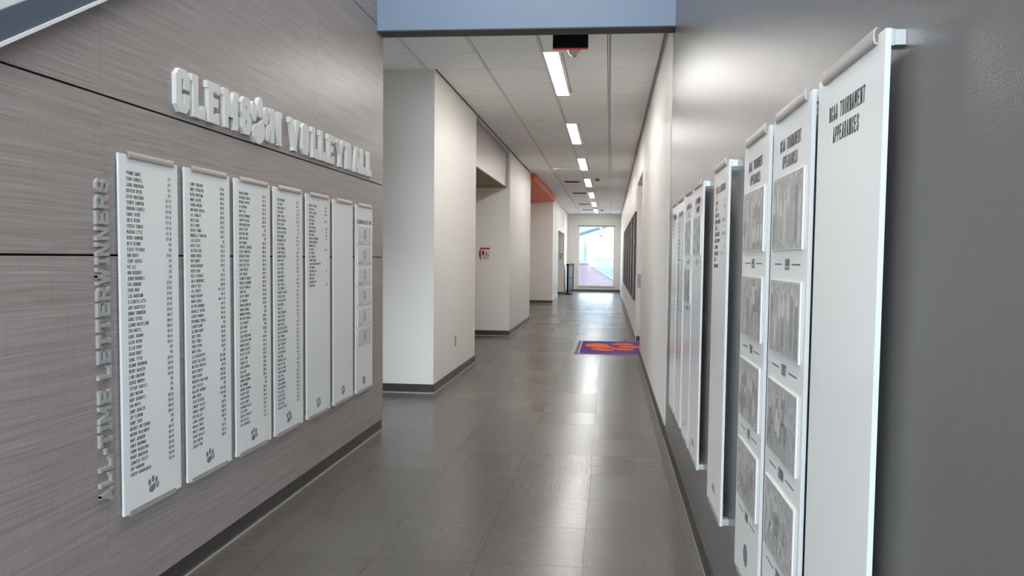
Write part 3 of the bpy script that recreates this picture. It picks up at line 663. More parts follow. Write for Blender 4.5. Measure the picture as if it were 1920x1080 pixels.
def plate_and_photo(r, u0, u1, z0, z1, kind, seed):
    """clear plate standing proud of the panel, with its photograph printed on it"""
    rnd = random.Random(seed)
    pl = MB().bbox(u0, u1, -.0050, -.0005, z0 - PZ0, z1 - PZ0, .0015).build('photo_plate', M['plate'], r)
    y = -.0053; mg = .004; a0, a1, b0, b1 = u0 + mg, u1 - mg, z0 - PZ0 + mg, z1 - PZ0 - mg
    mb = MB(); W_, H_ = a1 - a0, b1 - b0
    def quad(x0, x1, q0, q1, yy, mi):
        x0, x1, q0, q1 = max(x0, a0), min(x1, a1), max(q0, b0), min(q1, b1)
        if x1 > x0 and q1 > q0: mb.face([(x0, yy, q0), (x1, yy, q0), (x1, yy, q1), (x0, yy, q1)], mi)
    if kind == 'team':
        mb.face([(a0, y, b0), (a1, y, b0), (a1, y, b1), (a0, y, b1)], 0)
        n = rnd.choice((7, 8, 9)); 
        for row in range(2 if seed % 2 else 1):
            for k in range(n):
                cx = a0 + W_ * (k + .5 + rnd.uniform(-.12, .12)) / n; s = W_ / n * .42; top = b0 + H_ * (rnd.uniform(.74, .9) - row * .28)
                yy = y - .0002 - row * .0003 - k * .00001
                hd = ell(cx, top, s * .42, s * .62, 0, 8); mb.face([(a, yy - .0001, b) for a, b in hd], rnd.choice((1, 3)))
                jm = rnd.choice((1, 1, 2, 3)); lm = rnd.choice((1, 2, 3))
                def E_(x, z, rx, rz, m_, dy): mb.face([(min(max(p_, a0), a1), yy - dy, min(max(q_, b0), b1)) for p_, q_ in ell(x, z, rx, rz, rnd.uniform(-4, 4), 10)], m_)
                E_(cx, top - H_ * .22, s * .95, H_ * .18, jm, 0); hp = top - H_ * .34; lh = max(.01, (hp - b0) * .52)
                E_(cx - s * .42, hp - lh * .8, s * .40, lh, lm, .00003); E_(cx + s * .42, hp - lh * .8, s * .40, lh, lm, .00004)
    elif kind == 'action':
        mb.face([(a0, y, b0), (a1, y, b0), (a1, y, b1), (a0, y, b1)], 0)
        for k in range(7):
            cx = a0 + W_ * rnd.uniform(.1, .9); base = b0 + H_ * rnd.uniform(.0, .3); hh = H_ * rnd.uniform(.4, .65); s = W_ * .055; yy = y - .0002 - k * .0001
            lean = rnd.uniform(-.3, .3) * s * 3; mi = rnd.choice((1, 2, 3)); mi2 = rnd.choice((1, 2, 3))
            tx = min(max(cx + lean, a0 + s), a1 - s); ty = min(base + hh, b1 - s * 1.6)
            P = lambda pts, m_: mb.face([(min(max(px_, a0), a1), yy, min(max(pz_, b0), b1)) for px_, pz_ in pts], m_)
            P([(cx - s * .8, base + hh * .45), (cx + s, base + hh * .45), (tx + s * 1.2, ty), (tx - s * 1.2, ty)], mi)
            P([(cx - s * 2.2, base), (cx - s * 1.2, base), (cx + s * .1, base + hh * .47), (cx - s, base + hh * .47)], mi2)
            P([(cx + s * 1.2, base), (cx + s * 2.2, base), (cx + s, base + hh * .47), (cx - s * .1, base + hh * .47)], mi2)
            P([(tx + s * .8, ty - s), (tx + s * 1.3, ty - s * 1.3), (tx + s * 2.3, ty + s * 1.6), (tx + s * 1.8, ty + s * 1.8)], 1)
            P([(tx - s * .8, ty - s), (tx - s * 1.9, ty + s * 1.5), (tx - s * 2.3, ty + s * 1.2), (tx - s * 1.3, ty - s * 1.4)], 1)
            hd = ell(tx, ty + s * .8, s * .7, s * .9, 0, 8); P(hd, 2 if mi == 1 else 1)
    else:
        mb.face([(a0, y, b0 + .018), (a1, y, b0 + .018), (a1, y, b1), (a0, y, b1)], 4)
        cx = (a0 + a1) / 2 + rnd.uniform(-.004, .004); cz = b0 + H_ * .60; s = .018
        mb.face([(a, y - .0002, b) for a, b in ell(cx, cz - .004, s * 1.25, s * 2.0, 0, 14)], 5)            # hair
        mb.face([(cx - s * 2.3, y - .0003, b0 + .019), (cx + s * 2.3, y - .0003, b0 + .019), (cx + s * 1.3, y - .0003, b0 + .040), (cx - s * 1.3, y - .0003, b0 + .040)], 1)
        mb.face([(a, y - .0004, b) for a, b in ell(cx, cz, s * .72, s * 1.05, 0, 14)], 1)                   # face
        put_text(mb, ('MEMBER NAME', 'MICHELLE THIEME', 'JODI STEFFES', 'CINDY STERN', 'ALISON COURY', 'JEANNETTE')[seed % 6] if seed % 6 else 'JOY FLEMING', a0 + .004, b0 + .004, .009, y - .0002, 'l', w=.0028, t=.0018, gap=.0014, mi=6)
        put_text(mb, 'HALL OF FAME', a1 - .005, b0 + .004, .008, y - .0002, 'r', w=.0025, t=.0012, gap=.0014, mi=7)
    mb.build('photograph', [M['photo'], M['plight'], M['pdark'], M['pmid'], M['plate'], M['pdark'], M['ink'], M['inklight']], pl)
    return pl

# seventh panel on the left: title and six portraits
mb = MB(); put_text(mb, 'CLEMSON HALL OF FAME', PW / 2 + .005, 1.642 - PZ0, .030, -.0004, 'c', w=.0082, t=.0046, gap=.0030); mb.build('printed_title', M['ink'], LP[6])
for k in range(6):
    z1 = 1.622 - k * .1488; plate_and_photo(LP[6], .036, .330, z1 - .128, z1, 'portrait', k)

# --- right wall panels
RY = [1.244, 1.670, 2.098, 2.800, 3.550, 3.962, 4.430, 4.860]
RLAB = ['nearest white panel on the grey wall, blank below its TOURNAMENT APPEARANCES heading',
        'second white panel from the camera on the grey wall, bearing four team photograph plates',
        'third white panel from the camera on the grey wall, photograph plates and a round seal',
        'white acrylic panel standing alone on the grey wall with a short ALL-AMERICANS list',
        'white acrylic panel headed TOURNAMENT CHAMPIONS, nearest of the far four on the grey wall',
        'white panel headed REGULAR SEASON TITLES, second of the far four on grey wall',
        'white acrylic panel with long two-column list, third of the far four on the grey wall',
        'white acrylic panel farthest along the grey wall, against the white wall corner']
GR = 'white award panels on the grey wall'
RP = []
for k, y in enumerate(RY):
    r = make_panel('award_panel', y, 'R', .024); tag(r, RLAB[k], 'panel', GR); RP.append(r)
def title(r, lines, z=1.697, h=.030, pitch=.043):
    mb = MB()
    for k, s in enumerate(lines): put_text(mb, s, PW / 2 - .003, z - PZ0 - h / 2 - k * pitch, h, -.0004, 'c', w=.0066, t=.0044, gap=.0030)
    mb.build('printed_title', M['ink'], r)
def year(r, s, z):
    mb = MB(); put_text(mb, s, PW / 2, z - PZ0 - .014, .028, -.0004, 'c', w=.0068, t=.0044, gap=.0028)
    for a, b in ((.055, .135), (.235, .315)): mb.box(a, b, -.0006, -.0002, z - PZ0 - .0015, z - PZ0 + .0015)
    mb.build('printed_year', M['ink'], r)
for r in RP[:3]: title(r, ['NCAA TOURNAMENT', 'APPEARANCES'])
for r, yl, kd in ((RP[1], ('1999', '2007', '2008', '2009'), ('team', 'team', 'action', 'action')), (RP[2], ('1993', '1994', '1997', '1998'), ('team', 'action', 'team', 'action'))):
    for k in range(4):
        z1 = 1.621 - k * .2575; plate_and_photo(r, .034, .340, z1 - .185, z1, kd[k], 11 + k * 2 + (1 if r is RP[1] else 0)); year(r, yl[k], z1 - .185 - .034)
def seal(r, z):
    mb = MB(); mb.face([(a, -.0004, b) for a, b in ell(PW / 2, z - PZ0, .033, .033, 0, 24)], 0)
    put_text(mb, 'NCAA', PW / 2, z - PZ0 - .006, .012, -.0007, 'c', mi=1); mb.build('printed_seal', [M['inklight'], M['plight']], r)
seal(RP[2], .512); seal(RP[1], .475)
# all-americans panel
title(RP[3], ['AVCA ALL-AMERICANS'], z=1.690, h=.028)
mb = MB(); NA = [('KIM DAVIS', '98'), ('JILL AN', '99, 00'), ('LINDSEY ABBOTT', '03'), ('MEREDITH HARTLAND', '01, 02, 03'), ('JODI HALE', '07'), ('JEANNETTE ABBOTT', '05, 06, 08'), ('DANIELLE HEPBURN', '07'), ('LIA PROCTOR', '08'), ('SANDRA ADELEYE', '09, 10, 11, 12'), ('CAMILA', '12'), ('BETA DUMANCIC', '16')]
for k, (a, b) in enumerate(NA):
    v = 1.640 - PZ0 - k * .0252 - .008
    put_text(mb, a, .055, v, .0150, -.0004, 'l', w=.0040, t=.0026, gap=.0018); put_text(mb, b, .320, v, .0150, -.0004, 'r', w=.0036, t=.0024, gap=.0016)
mb.build('printed_names', M['ink'], RP[3])
title(RP[4], ['ACC TOURNAMENT', 'CHAMPIONS'], z=1.700); title(RP[5], ['ACC REGULAR SEASON', 'TITLES'], z=1.700)
title(RP[6], ['ALL-ACC SELECTIONS'], z=1.690); title(RP[7], ['ACC AWARD WINNERS'], z=1.690)
plate_and_photo(RP[4], .034, .340, 1.436, 1.621, 'team', 31); year(RP[4], '1997', 1.40)
plate_and_photo(RP[5], .034, .340, 1.436, 1.621, 'team', 32); year(RP[5], '1999', 1.40); plate_and_photo(RP[5], .034, .340, 1.178, 1.363, 'action', 33); year(RP[5], '2007', 1.145)
def two_col(r, n, z0, gapz=.0252):
    mb = MB(); rd = random.Random(n)
    for k in range(n):
        v = z0 - PZ0 - k * gapz
        put_text(mb, N2[(k * 7) % 53], .050, v, .0150, -.0004, 'l', w=.0036, t=.0026, gap=.0016); put_text(mb, rd.choice(('1993', '1997-99', '2003', '1998', '2007')), .320, v, .0150, -.0004, 'r', w=.0034, t=.0024, gap=.0014)
    mb.build('printed_names', M['ink'], r)
two_col(RP[6], 34, 1.625); two_col(RP[7], 4, 1.625)
for r in RP[3:]:
    mb = MB(); put_text(mb, 'ACC', PW / 2, .485 - PZ0, .036, -.0004, 'c', w=.012, t=.005, gap=.006); mb.build('printed_mark', M['inklight'], r)

# ================================================================== RAISED LETTERING
def letter_mesh(ch, w, h, t, depth, serif=True, mats=None):
    mb = MB(); k = 0
    for q in glyph_quads(ch, 0, 0, (w - t) / NARROW.get(ch, 1.0), h, t):
        ar = sum(q[i].x * q[(i + 1) % 4].y - q[(i + 1) % 4].x * q[i].y for i in range(4))
        mb.prism([(p.x, p.y) for p in (q if ar > 0 else q[::-1])], -depth + k * .00003, 0); k += 1
    s = t * .24; sh = h * .17
    def sf(x0, x1, z0, z1):
        nonlocal k; k += 1; mb.prism([(x0, z0), (x1, z0), (x1, z1), (x0, z1)], -depth + .0002 + k * .00003, 0)
    if serif:
        e_ = .0007; tl = (-s, t * .9, h - sh, h + e_); tr_ = (w - t * .9, w + s, h - sh, h + e_); br = (w - t * .9, w + s, -e_, sh)
        for c_, L_ in (('LEBMNR', [tl]), ('VWY', [tl, tr_])):
            if ch in c_:
                for x in L_: sf(*x)
        if ch in 'MN': sf(*tr_)
        if ch == 'A':
            sf(-s, t * .8, -e_, sh * .7); sf(w - t * .8, w + s, -e_, sh * .7)
        if ch == 'L': sf(w - t * .55, w + e_, -e_, h * .32)
        if ch == 'E': sf(w - t * .5, w + e_, -e_, h * .28); sf(w - t * .5, w + e_, h * .74, h + e_)
        if ch in 'TY': sf(w / 2 - t * .8, w / 2 + t * .8, -e_, sh * .7)
        if ch == 'T': sf(-e_, t * .5, h * .72, h + e_); sf(w - t * .5, w + e_, h * .72, h + e_)
        if ch == 'I': sf(w / 2 - t, w / 2 + t, -e_, sh * .8); sf(w / 2 - t, w / 2 + t, h - sh * .8, h + e_)
    return mb
sg = empty('wall_lettering', (XW, 2.9, 2.0), math.pi / 2)
tag(sg, 'raised white block letters reading CLEMSON VOLLEYBALL with a paw for the O, on wood wall', 'sign')
LET = [('C', 2.976, 3.078), ('L', 3.104, 3.198), ('E', 3.228, 3.324), ('M', 3.368, 3.495), ('S', 3.530, 3.630), ('*', 3.640, 3.835), ('N', 3.848, 3.975),
       ('V', 4.088, 4.212), ('O', 4.254, 4.350), ('L', 4.405, 4.498), ('L', 4.530, 4.628), ('E', 4.665, 4.762), ('Y', 4.826, 4.945), ('B', 4.995, 5.090), ('A', 5.146, 5.262), ('L', 5.302, 5.393), ('L', 5.448, 5.527)]
for ch, a, b in LET:
    if ch == '*':
        mb = MB(); cx, cz, s = (a + b) / 2 - 2.9, .090, .225
        for p in PAW: mb.prism([(cx + x * s * .84, cz + z * s) for x, z in p], -.022, 0)
        o = mb.build('paw_letter', M['letter'], sg)
    else:
        o = letter_mesh(ch, b - a, .182, .037 if ch in 'MNY' else .041, .020).build('block_letter', M['letter'], sg, (a - 2.9, 0, .003))
# vertical metal lettering
vs = empty('vertical_lettering', (XW, 2.556, .505), 0)
tag(vs, 'grey metal letters reading ALL-TIME LETTERWINNERS upward beside the nearest name panel', 'sign')
s_ = 'ALL-TIME LETTERWINNERS'; wd = {'I': .55, '-': .55, ' ': .55, 'M': 1.25, 'W': 1.25}
tot = sum(wd.get(c, 1) for c in s_); unit = 1.178 / tot; z = 0.0
for ch in s_:
    a = wd.get(ch, 1) * unit
    if ch != ' ':
        mb = letter_mesh(ch, a * .80, .068, .0125, .012, serif=True)
        # local glyph (x,z) -> world: x runs up, glyph-up points to -y, front faces +x
        mb.v = [(-y, -zz, x) for (x, y, zz) in mb.v]
        mb.f = [tuple(reversed(f)) for f in mb.f] if False else mb.f
        mb.build('metal_letter', M['metal'], vs, (0.0, 0.0, z))
    z += a

# ================================================================== CEILING FITTINGS
lamp0 = None
names = ['nearest the beam', 'second from the beam', 'third from the beam', 'fourth from the beam, the middle one', 'third from the end window', 'second from the end window', 'nearest the end window']
fm = MB(); x0, x1, L_ = -.635, -.505, 1.83
for a in ((x0 - .012, x0, 0, L_), (x1, x1 + .020, 0, L_), (x0, x1, 0, .014), (x0, x1, L_ - .014, L_)):
    fm.box(a[0] + .57, a[1] + .57, a[2], a[3], -.006, .016)
fm = fm.mesh('lamp_frame', M['grid'])
dm = MB().box(x0 + .57, x1 + .57, .014, L_ - .014, -.007, .012).mesh('diffuser', M['lamp'])
for k, y in enumerate(LAMPS):
    yy = y if k < 6 else y
    r = empty('ceiling_light', (-.57, yy, ZC)); tag(r, 'long narrow lit ceiling light, ' + names[k], 'light', 'linear ceiling lights')
    link('lamp_frame', fm, r); link('diffuser', dm, r)

def vent(x, y, w, d, lab, kind='grille'):
    r = empty('ceiling_vent', (x, y, ZC)); tag(r, lab, 'vent', 'ceiling air vents')
    f = MB(); t = .022
    for a in ((-w / 2, w / 2, -d / 2, -d / 2 + t), (-w / 2, w / 2, d / 2 - t, d / 2), (-w / 2, -w / 2 + t, -d / 2 + t, d / 2 - t), (w / 2 - t, w / 2, -d / 2 + t, d / 2 - t)):
        f.box(a[0], a[1], a[2], a[3], -.012, 0)
    f.build('vent_frame', M['grid'], r)
    MB().box(-w / 2 + t, w / 2 - t, -d / 2 + t, d / 2 - t, -.002, -.0005).build('vent_throat', mat('vent throat grey', (70, 68, 66), .8) if kind == 'grille' else M['panel'], r)
    if kind == 'grille':
        n = 4
        for k in range(n):
            yy = -d / 2 + t + (d - 2 * t) * (k + .5) / n
            MB().prism([(yy - .012, -.011), (yy - .008, -.013), (yy + .014, -.003), (yy + .010, -.002)], -w / 2 + t, w / 2 - t, ax='x').build('slat', M['joint'], r)
    else:
        MB().bbox(-w / 2 + .05, w / 2 - .05, -d / 2 + .05, d / 2 - .05, 0, .003, 0).build('vent_plate', M['plastic'], r)
    return r
v0 = vent(-.955, 15.85, .58, .52, 'flat white square ceiling vent with pale plate, nearest one', 'flat')
vent(-.955, 18.45, .40, .42, 'slatted ceiling vent left of the fourth light')
vent(-.90, 21.65, .42, .42, 'slatted ceiling vent left of the fifth light')
vent(-.90, 26.0, .42, .42, 'slatted ceiling vent left of the second last light')
vent(-.88, 29.1, .46, .42, 'slatted ceiling vent left of the last light')
def detector(x, y, lab):
    r = empty('smoke_detector', (x, y, ZC)); tag(r, lab, 'detector', 'smoke detectors')
    MB().lathe([(.075, 0), (.075, -.018), (.066, -.022)], n=20).build('mounting_base', M['plastic'], r)
    MB().lathe([(.060, -.022), (.052, -.045), (.034, -.060)], n=20).build('sensor_head', M['joint'], r)
detector(-.32, 17.75, 'round smoke detector right of the fourth light')
detector(-.34, 29.0, 'round smoke detector right of the last light')
for (x, y, lab) in ((-.968, 10.31, 'small round sprinkler cover beside the second light'), (-.957, 14.67, 'small round sprinkler cover beside the third light')):
    tag(MB().lathe([(.044, 0), (.044, -.004), (.036, -.008)], n=20).build('sprinkler_cover', M['grid'], None, (x, y, ZC)), lab, 'sprinkler', 'sprinkler covers')
# exit sign seen from behind the beam
ex = empty('exit_sign', (-.352, 6.22, 3.13)); tag(ex, 'dark box sign hanging just behind the beam, red along its lower edge', 'sign')
MB().bbox(-.145, .145, 0, .045, .006, .155, .006).build('housing', M['black'], ex)
MB().box(-.140, .140, .004, .040, 0, .0055).build('red_edge', M['red'], ex)
MB().box(-.05, .05, .008, .036, .1555, .17).build('canopy', M['plastic'], ex)
sb = empty('fire_strobe', (-.335, 6.60, ZC)); tag(sb, 'clear domed fire alarm strobe with red rim on ceiling beside the exit sign', 'alarm')
MB().lathe([(.066, 0), (.066, -.030), (.060, -.036)], n=24).build('housing', M['plastic'], sb)
MB().lathe([(.0605, -.036), (.0605, -.046), (.056, -.050)], n=24).build('red_rim', M['red'], sb)
smooth(MB().lathe([(.060, -.050), (.060, -.085), (.050, -.112), (.028, -.128), (.004, -.132)], n=24).build('strobe_lens', M['clear'], sb))
MB().lathe([(.020, -.1325), (.016, -.138)], n=12).build('lens_tip', M['steel'], sb)

# ================================================================== WALL FITTINGS
def outlet(x, y, z, ang, lab):
    r = empty('wall_outlet', (x, y, z), ang); tag(r, lab, 'outlet')
    MB().bbox(-.036, .036, -.006, 0, -.060, .060, .003).build('cover_plate', M['steel'], r)
    for zz in (-.024, .024):
        p = MB(); p.prism(ell(0, zz, .0165, .0145, 0, 12), -.0085, -.006); s = p.build('socket', M['plastic'], r)
        MB().box(-.008, -.005, -.0092, -.0086, zz - .004, zz + .006).box(.005, .008, -.0092, -.0086, zz - .004, zz + .006).build('slots', M['dark'], s)
outlet(XC, 8.60, .43, math.pi / 2, 'steel double wall socket low on the near white column')
lsw = empty('light_switch', (XC, 16.50, 1.12), math.pi / 2); tag(lsw, 'white light switch box at the far edge of the second white column', 'switch')
MB().bbox(-.06, .06, -.035, 0, -.065, .065, .004).build('cover_plate', M['plastic'], lsw)
MB().prism([(-.014, -.03), (.014, -.03), (.014, .03), (-.014, .03)], -.040, -.0352).build('rocker', M['edge'], lsw)
pb = empty('door_push_box', (XWH, 10.90, 1.10), -math.pi / 2); tag(pb, 'grey blue push box on the white wall edge beside the door recess', 'button')
MB().bbox(-.06, .06, -.045, 0, -.10, .10, .005).build('box_body', mat('blue grey plastic', (150, 164, 178), 0.35), pb)
MB().prism(ell(0, 0, .045, .045, 0, 20), -.050, -.0455).build('push_disc', M['steel'], pb)
th = empty('small_wall_sign', (XWH, 10.90, 1.48), -math.pi / 2); tag(th, 'thin pale upright sign on the white wall above the grey blue push box', 'sign')
MB().bbox(-.05, .05, -.012, 0, -.085, .085, .002).build('sign_plate', M['plastic'], th)
MB().box(-.035, .035, -.0126, -.0121, .03, .05).box(-.035, .035, -.0126, -.0121, -.03, -.02).build('printed_lines', M['inklight'], th)

# restroom sign
rs = empty('restroom_sign', (-2.245, 13.30, 1.36)); tag(rs, 'women restroom sign with orange curved left edge and wheelchair symbol on grey white wall', 'sign')
wq, hq = .155, .195
MB().box(-.060, .097, -.008, 0, 0, hq).build('sign_plate', M['signwhite'], rs)
arc = [(-.0605, 0), (-.0605, .226), (-.068, .226)] + [(-.0605 - .040 * math.sin(math.pi * (k + 1) / 9), .226 * (1 - (k + 1) / 9)) for k in range(8)]
arc = [(-.0605, 0), (-.0605, .226)] + [(-.0605 - .006 - .034 * math.sin(math.pi * k / 10), .226 * (1 - k / 10)) for k in range(11)]
MB().prism(arc, -.010, 0).build('orange_side', M['signred'], rs)
MB().box(-.060, .097, -.010, 0, hq + .0005, .226).build('orange_top', M['signred'], rs)
pg = MB(); Y_ = -.0085
pg.face([(a, Y_, b) for a, b in ell(-.022, .172, .009, .010)], 0)
pg.face([(-.022 - .012, Y_, .160), (-.022 + .012, Y_, .160), (.004, Y_, .112), (-.048, Y_, .112)], 0)
pg.face([(-.044, Y_, .118), (-.030, Y_, .118), (-.026, Y_, .155), (-.038, Y_, .155)], 0)
pg.face([(-.032, Y_, .070), (-.024, Y_, .070), (-.024, Y_, .115), (-.034, Y_, .115)], 0); pg.face([(-.020, Y_, .070), (-.012, Y_, .070), (-.010, Y_, .115), (-.020, Y_, .115)], 0)
pg.face([(a, Y_, b) for a, b in ell(.034, .146, .008, .008)], 0)
def ring(cx, cz, r0, r1, a0, a1, n=16):
    for k in range(n):
        p, q = math.radians(a0 + (a1 - a0) * k / n), math.radians(a0 + (a1 - a0) * (k + 1) / n)
        pg.face([(cx + r0 * math.cos(p), Y_, cz + r0 * math.sin(p)), (cx + r1 * math.cos(p), Y_, cz + r1 * math.sin(p)), (cx + r1 * math.cos(q), Y_, cz + r1 * math.sin(q)), (cx + r0 * math.cos(q), Y_, cz + r0 * math.sin(q))], 0)
ring(.034, .088, .015, .022, 110, 400)
pg.face([(.029, Y_, .095), (.037, Y_, .095), (.037, Y_, .137), (.029, Y_, .137)], 0); pg.face([(.031, Y_, .108), (.062, Y_, .108), (.062, Y_, .116), (.031, Y_, .116)], 0)
pg.face([(.055, Y_, .108), (.062, Y_, .112), (.082, Y_, .082), (.072, Y_, .080)], 0); pg.face([(.072, Y_, .078), (.088, Y_, .078), (.088, Y_, .084), (.072, Y_, .084)], 0)
put_text(pg, 'WOMEN', .018, .034, .018, Y_, 'c', w=.0085, t=.0035, gap=.0035)
pg.build('printed_symbols', M['pictogram'], rs)
s2 = empty('door_sign', (-1.90, 29.15, 1.36)); tag(s2, 'small white sign with orange top and dark diagonal mark, beyond the far left opening', 'sign')
MB().box(-.09, .09, -.008, 0, 0, .20).build('sign_plate', M['signwhite'], s2)
MB().box(-.09, .09, -.010, 0, .2005, .23).build('orange_top', M['signred'], s2)
MB().face([(-.06, -.0085, .07), (-.04, -.0085, .06), (.07, -.0085, .16), (.05, -.0085, .17)]).box(-.05, .05, -.0088, -.0081, .03, .04).build('printed_symbols', M['pictogram'], s2)

# posters
PN = ['nearest', 'second nearest', 'third nearest', 'fourth nearest', 'second farthest', 'farthest']
for k in range(6):
    y0 = 13.18 + 1.74 * k; r = empty('framed_poster', (XWH, y0 + 1.45, .69), -math.pi / 2)
    tag(r, 'tall dark framed poster on the right white wall, %s of the six' % PN[k], 'picture', 'framed posters along the right wall')
    w, h, t = 1.45, 1.55, .035
    MB().box(0, w, -.03, 0, 0, t).box(0, w, -.03, 0, h - t, h).box(0, t, -.03, 0, t, h - t).box(w - t, w, -.03, 0, t, h - t).build('picture_frame', M['frame'], r)
    mb = MB(); rd = random.Random(k); mb.face([(t, -.016, t), (w - t, -.016, t), (w - t, -.016, h - t), (t, -.016, h - t)], 0)
    for j in range(5):
        cx = t + .15 + (w - .4) * (j + .5) / 5; top = h * rd.uniform(.62, .8)
        mb.face([(a, -.0165, b) for a, b in ell(cx, top, .06, .08, 0, 12)], 1); mb.face([(cx - .11, -.0164, t + .02), (cx + .11, -.0164, t + .02), (cx + .13, -.0164, top - .1), (cx - .13, -.0164, top - .1)], 1 if j % 2 else 2)
    mb.build('print', [M['picred'], M['picpale'], M['frame']], r)

# ================================================================== FLOOR MAT
fmat = empty('floor_mat', (-.50, 11.0, 0)); tag(fmat, 'purple door mat with an orange paw print on the floor by the right wall recess', 'mat')
MX, MY = 1.28, 1.74
MB().bbox(0, MX, 0, MY, 0, .004, 0).build('rubber_border', M['rubber'], fmat)
MB().box(.052, MX - .05, .03, MY - .03, .0042, .0075).build('pale_binding', M['pile'], fmat)
MB().box(.072, MX - .06, .05, MY - .05, .0042, .0105).build('purple_pile', M['purple'], fmat)
mb = MB(); cx, cy, s = .565, MY / 2 + .02, .88
for p in PAW: mb.prism([(cx + b * s * .98, cy - a * s * 1.05) for a, b in p], .0106, .0125, ax='z')
o = mb.build('orange_paw', M['matorange'], fmat)

# ================================================================== BLACK STAND BY THE END WINDOW
sd = empty('folding_screen_stand', (-1.56, 29.9, 0), math.radians(-5.5)); tag(sd, 'black upright stand with white foot leaning by the left end of the window wall', 'stand')
for yy in (-.68, .68): MB().box(-.03, .03, yy - .04, yy + .04, .02, 1.12).build('upright', M['black'], sd)
MB().box(-.045, .045, -.76, .76, 1.12, 1.20).build('top_rail', M['black'], sd)
MB().box(-.02, .02, -.64, .64, .10, .16).box(-.02, .02, -.64, .64, .62, .66).build('cross_bar', M['black'], sd)
MB().box(-.012, .012, -.64, .64, .16, .62).box(-.012, .012, -.64, .64, .66, 1.12).build('infill_panel', mat('smoked panel', (44, 46, 50), .6, spec=.2), sd)
for yy in (-.68, .68): MB().prism([(-.13, 0), (.20, 0), (.20, .018), (.04, .045), (-.04, .045), (-.13, .018)], yy - .09, yy + .09).build('foot', M['plastic'] if yy > 0 else M['black'], sd)

# ================================================================== OUTSIDE
struct(MB().box(-60, 60, 32.3, 160, -1.7, -1.5).build('ground_outside', M['paving']))
struct(MB().box(-30, 30, -60, YB - .1, -.3, -.02).box(6.2, 40, YB - .09, 32, -.3, -.02).box(-60, -4.4, YB, 32, -.3, -.02).build('ground_entrance', M['paving']))
ret = empty('stair_wall', (0, 60, -1.5)); tag(ret, 'brick stair wall with sloping pale coping outside the end window', 'wall')
def OX(px): return (px - 1143) * 60 / 1400
def OZ(px): return 1.41 + (485 - px) * 60 / 1400 + 1.5
prof = [(OX(1085) - 8, OZ(494)), (OX(1102), OZ(494)), (OX(1150), OZ(525)), (OX(1150) + 1.6, OZ(525) - 1.03)]
MB().prism([(prof[0][0], -.02), (prof[3][0], -.02)] + prof[::-1], .0, .6).build('brick_face', M['brick'], ret)
cop = prof + [(x, z + .18) for x, z in prof[::-1]]
MB().prism(cop, -.08, .7).build('coping', M['coping'], ret)
rl = empty('stair_railing', (0, 60, -1.5)); tag(rl, 'pale green pipe railing following the outdoor stair', 'railing')
rz = [0.18 + .05, .38, .55, .72, .90]
for d in rz:
    MB().tube([(prof[0][0], .3, prof[0][1] + d), (prof[1][0], .3, prof[1][1] + d), (prof[2][0], .3, prof[2][1] + d)], .022, 6).build('rail', M['rail'], rl)
for px in (1097.5, 1122, 1146.7):
    x = OX(px); z0 = OZ(494) if px < 1102 else OZ(494) - (px - 1102) / 48 * (OZ(494) - OZ(525))
    MB().tube([(x, .3, z0 + .18), (x, .3, z0 + 1.1)], .035, 6).build('post', M['rail'], rl)
tb = empty('teal_building', (2, 95, -1.5)); tag(tb, 'low pale teal building behind the stair railing', 'building')
MB().box(-4, 9, 0, 8, 0, 3.0).build('wall', M['teal'], tb); MB().box(-4.2, 9.2, -.2, 8.2, 3.0, 3.12).build('roof_edge', M['concrete'], tb)
# canopy roof
rf = empty('canopy_roof', (0, 45, 0)); tag(rf, 'blue sloping roof edge crossing the upper left of the end window', 'roof')
def CX(px): return (px - 1143) * 45 / 1400
def CZ(px): return 1.41 + (485 - px) * 45 / 1400
a0, a1 = (CX(1070), CZ(448.2)), (CX(1160), CZ(419))
MB().prism([a0, a1, (a1[0], a1[1] + .13), (a0[0], a0[1] + .16)], 0, .12).build('fascia', M['fascia'], rf)
rb = MB(); d = 5.0; up_ = 4.2
rb.v = [(a0[0], .12, a0[1] + .16), (a1[0], .12, a1[1] + .13), (a1[0], d, a1[1] + up_), (a0[0], d, a0[1] + up_)]
rb.v += [(x, y, z_ + .06) for x, y, z_ in rb.v]; rb.f = [(0, 3, 2, 1), (4, 5, 6, 7), (0, 1, 5, 4), (1, 2, 6, 5), (2, 3, 7, 6), (3, 0, 4, 7)]; rb.m = [0] * 6
rb.build('roof_sheet', M['roof'], rf)
MB().tube([(CX(1078), .3, -1.5), (CX(1078), .3, a0[1] + .2)], .06, 8).build('column', M['fascia'], rf)
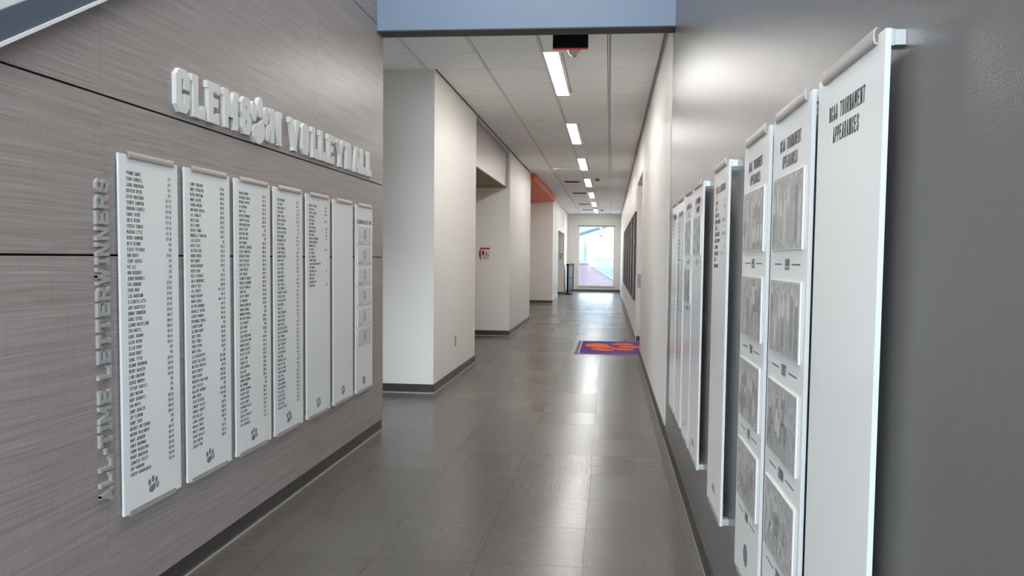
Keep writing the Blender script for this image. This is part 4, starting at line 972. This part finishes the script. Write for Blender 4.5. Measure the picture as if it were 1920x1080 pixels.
# hill with bare pale trees
hm = MB(); nx, ny = 24, 12; rd = random.Random(5)
for j in range(ny + 1):
    for i_ in range(nx + 1):
        hm.v.append((-30 + 60 * i_ / nx, 105 + 45 * j / ny, -1.5 + 17 * (j / ny) ** .8 + rd.uniform(-.5, .5) * (j > 0)))
for j in range(ny):
    for i_ in range(nx):
        a = j * (nx + 1) + i_; hm.f.append((a, a + 1, a + nx + 2, a + nx + 1)); hm.m.append(0)
struct(hm.build('ground_hill', M['hill']))
def tree(x, y, z, h, seed, lab):
    rd = random.Random(seed); r = empty('tree', (x, y, z)); tag(r, lab, 'tree', 'trees on the hillside')
    MB().tube([(0, 0, -.3), (.1, 0, h * .4), (0, .1, h * .8)], [.16, .11, .05], 6).build('trunk', M['bark'], r)
    br = MB()
    for k in range(9):
        a = rd.uniform(0, 6.28); zz = h * rd.uniform(.3, .75); l = h * rd.uniform(.2, .38)
        br.tube([(0, 0, zz), (math.cos(a) * l * .6, math.sin(a) * l * .6, zz + l * .5), (math.cos(a) * l, math.sin(a) * l, zz + l * .9)], [.06, .04, .015], 5)
    br.build('branches', M['bark'], r)
    lf = MB()
    for k in range(1100):
        a = rd.uniform(0, 6.28); ph = math.acos(rd.uniform(-1, 1)); rr = h * .36 * rd.uniform(.3, 1) ** .5
        c = Vector((rr * math.sin(ph) * math.cos(a), rr * math.sin(ph) * math.sin(a), h * .68 + rr * .95 * math.cos(ph))); s = rd.uniform(.05, .12)
        u = Vector((rd.gauss(0, 1), rd.gauss(0, 1), rd.gauss(0, 1))).normalized(); w = u.cross(Vector((rd.gauss(0, 1), rd.gauss(0, 1), rd.gauss(0, 1)))).normalized()
        lf.face([c - u * s, c - w * s * .6, c + u * s, c + w * s * .6], k % 2)
    tag(lf.build('foliage', [M['leaf1'], M['leaf2']], r), kind='stuff')
TR = [(-7.6, 110, .5, 7, 'pale tree behind the blue roof edge'), (-3.6, 107, .3, 5.2, 'pale tree left of centre in the end window'), (-1.4, 117, 3, 6, 'tree higher on the hill left of centre in the end window'), (.6, 108, .4, 5.5, 'pale tree at the right side of the end window'), (1.5, 120, 4, 8, 'tall tree highest at the right of the end window'), (-4.6, 122, 5, 8, 'tall tree highest at the left of the end window'), (-.6, 128, 6.5, 8, 'tree at the hill crest seen mid window'), (5.2, 112, 2, 6, 'tree at the outer right edge of the end window view')]
for k, (x, y, z, h, lab) in enumerate(TR): tree(x, y, z, h, 40 + k, lab)
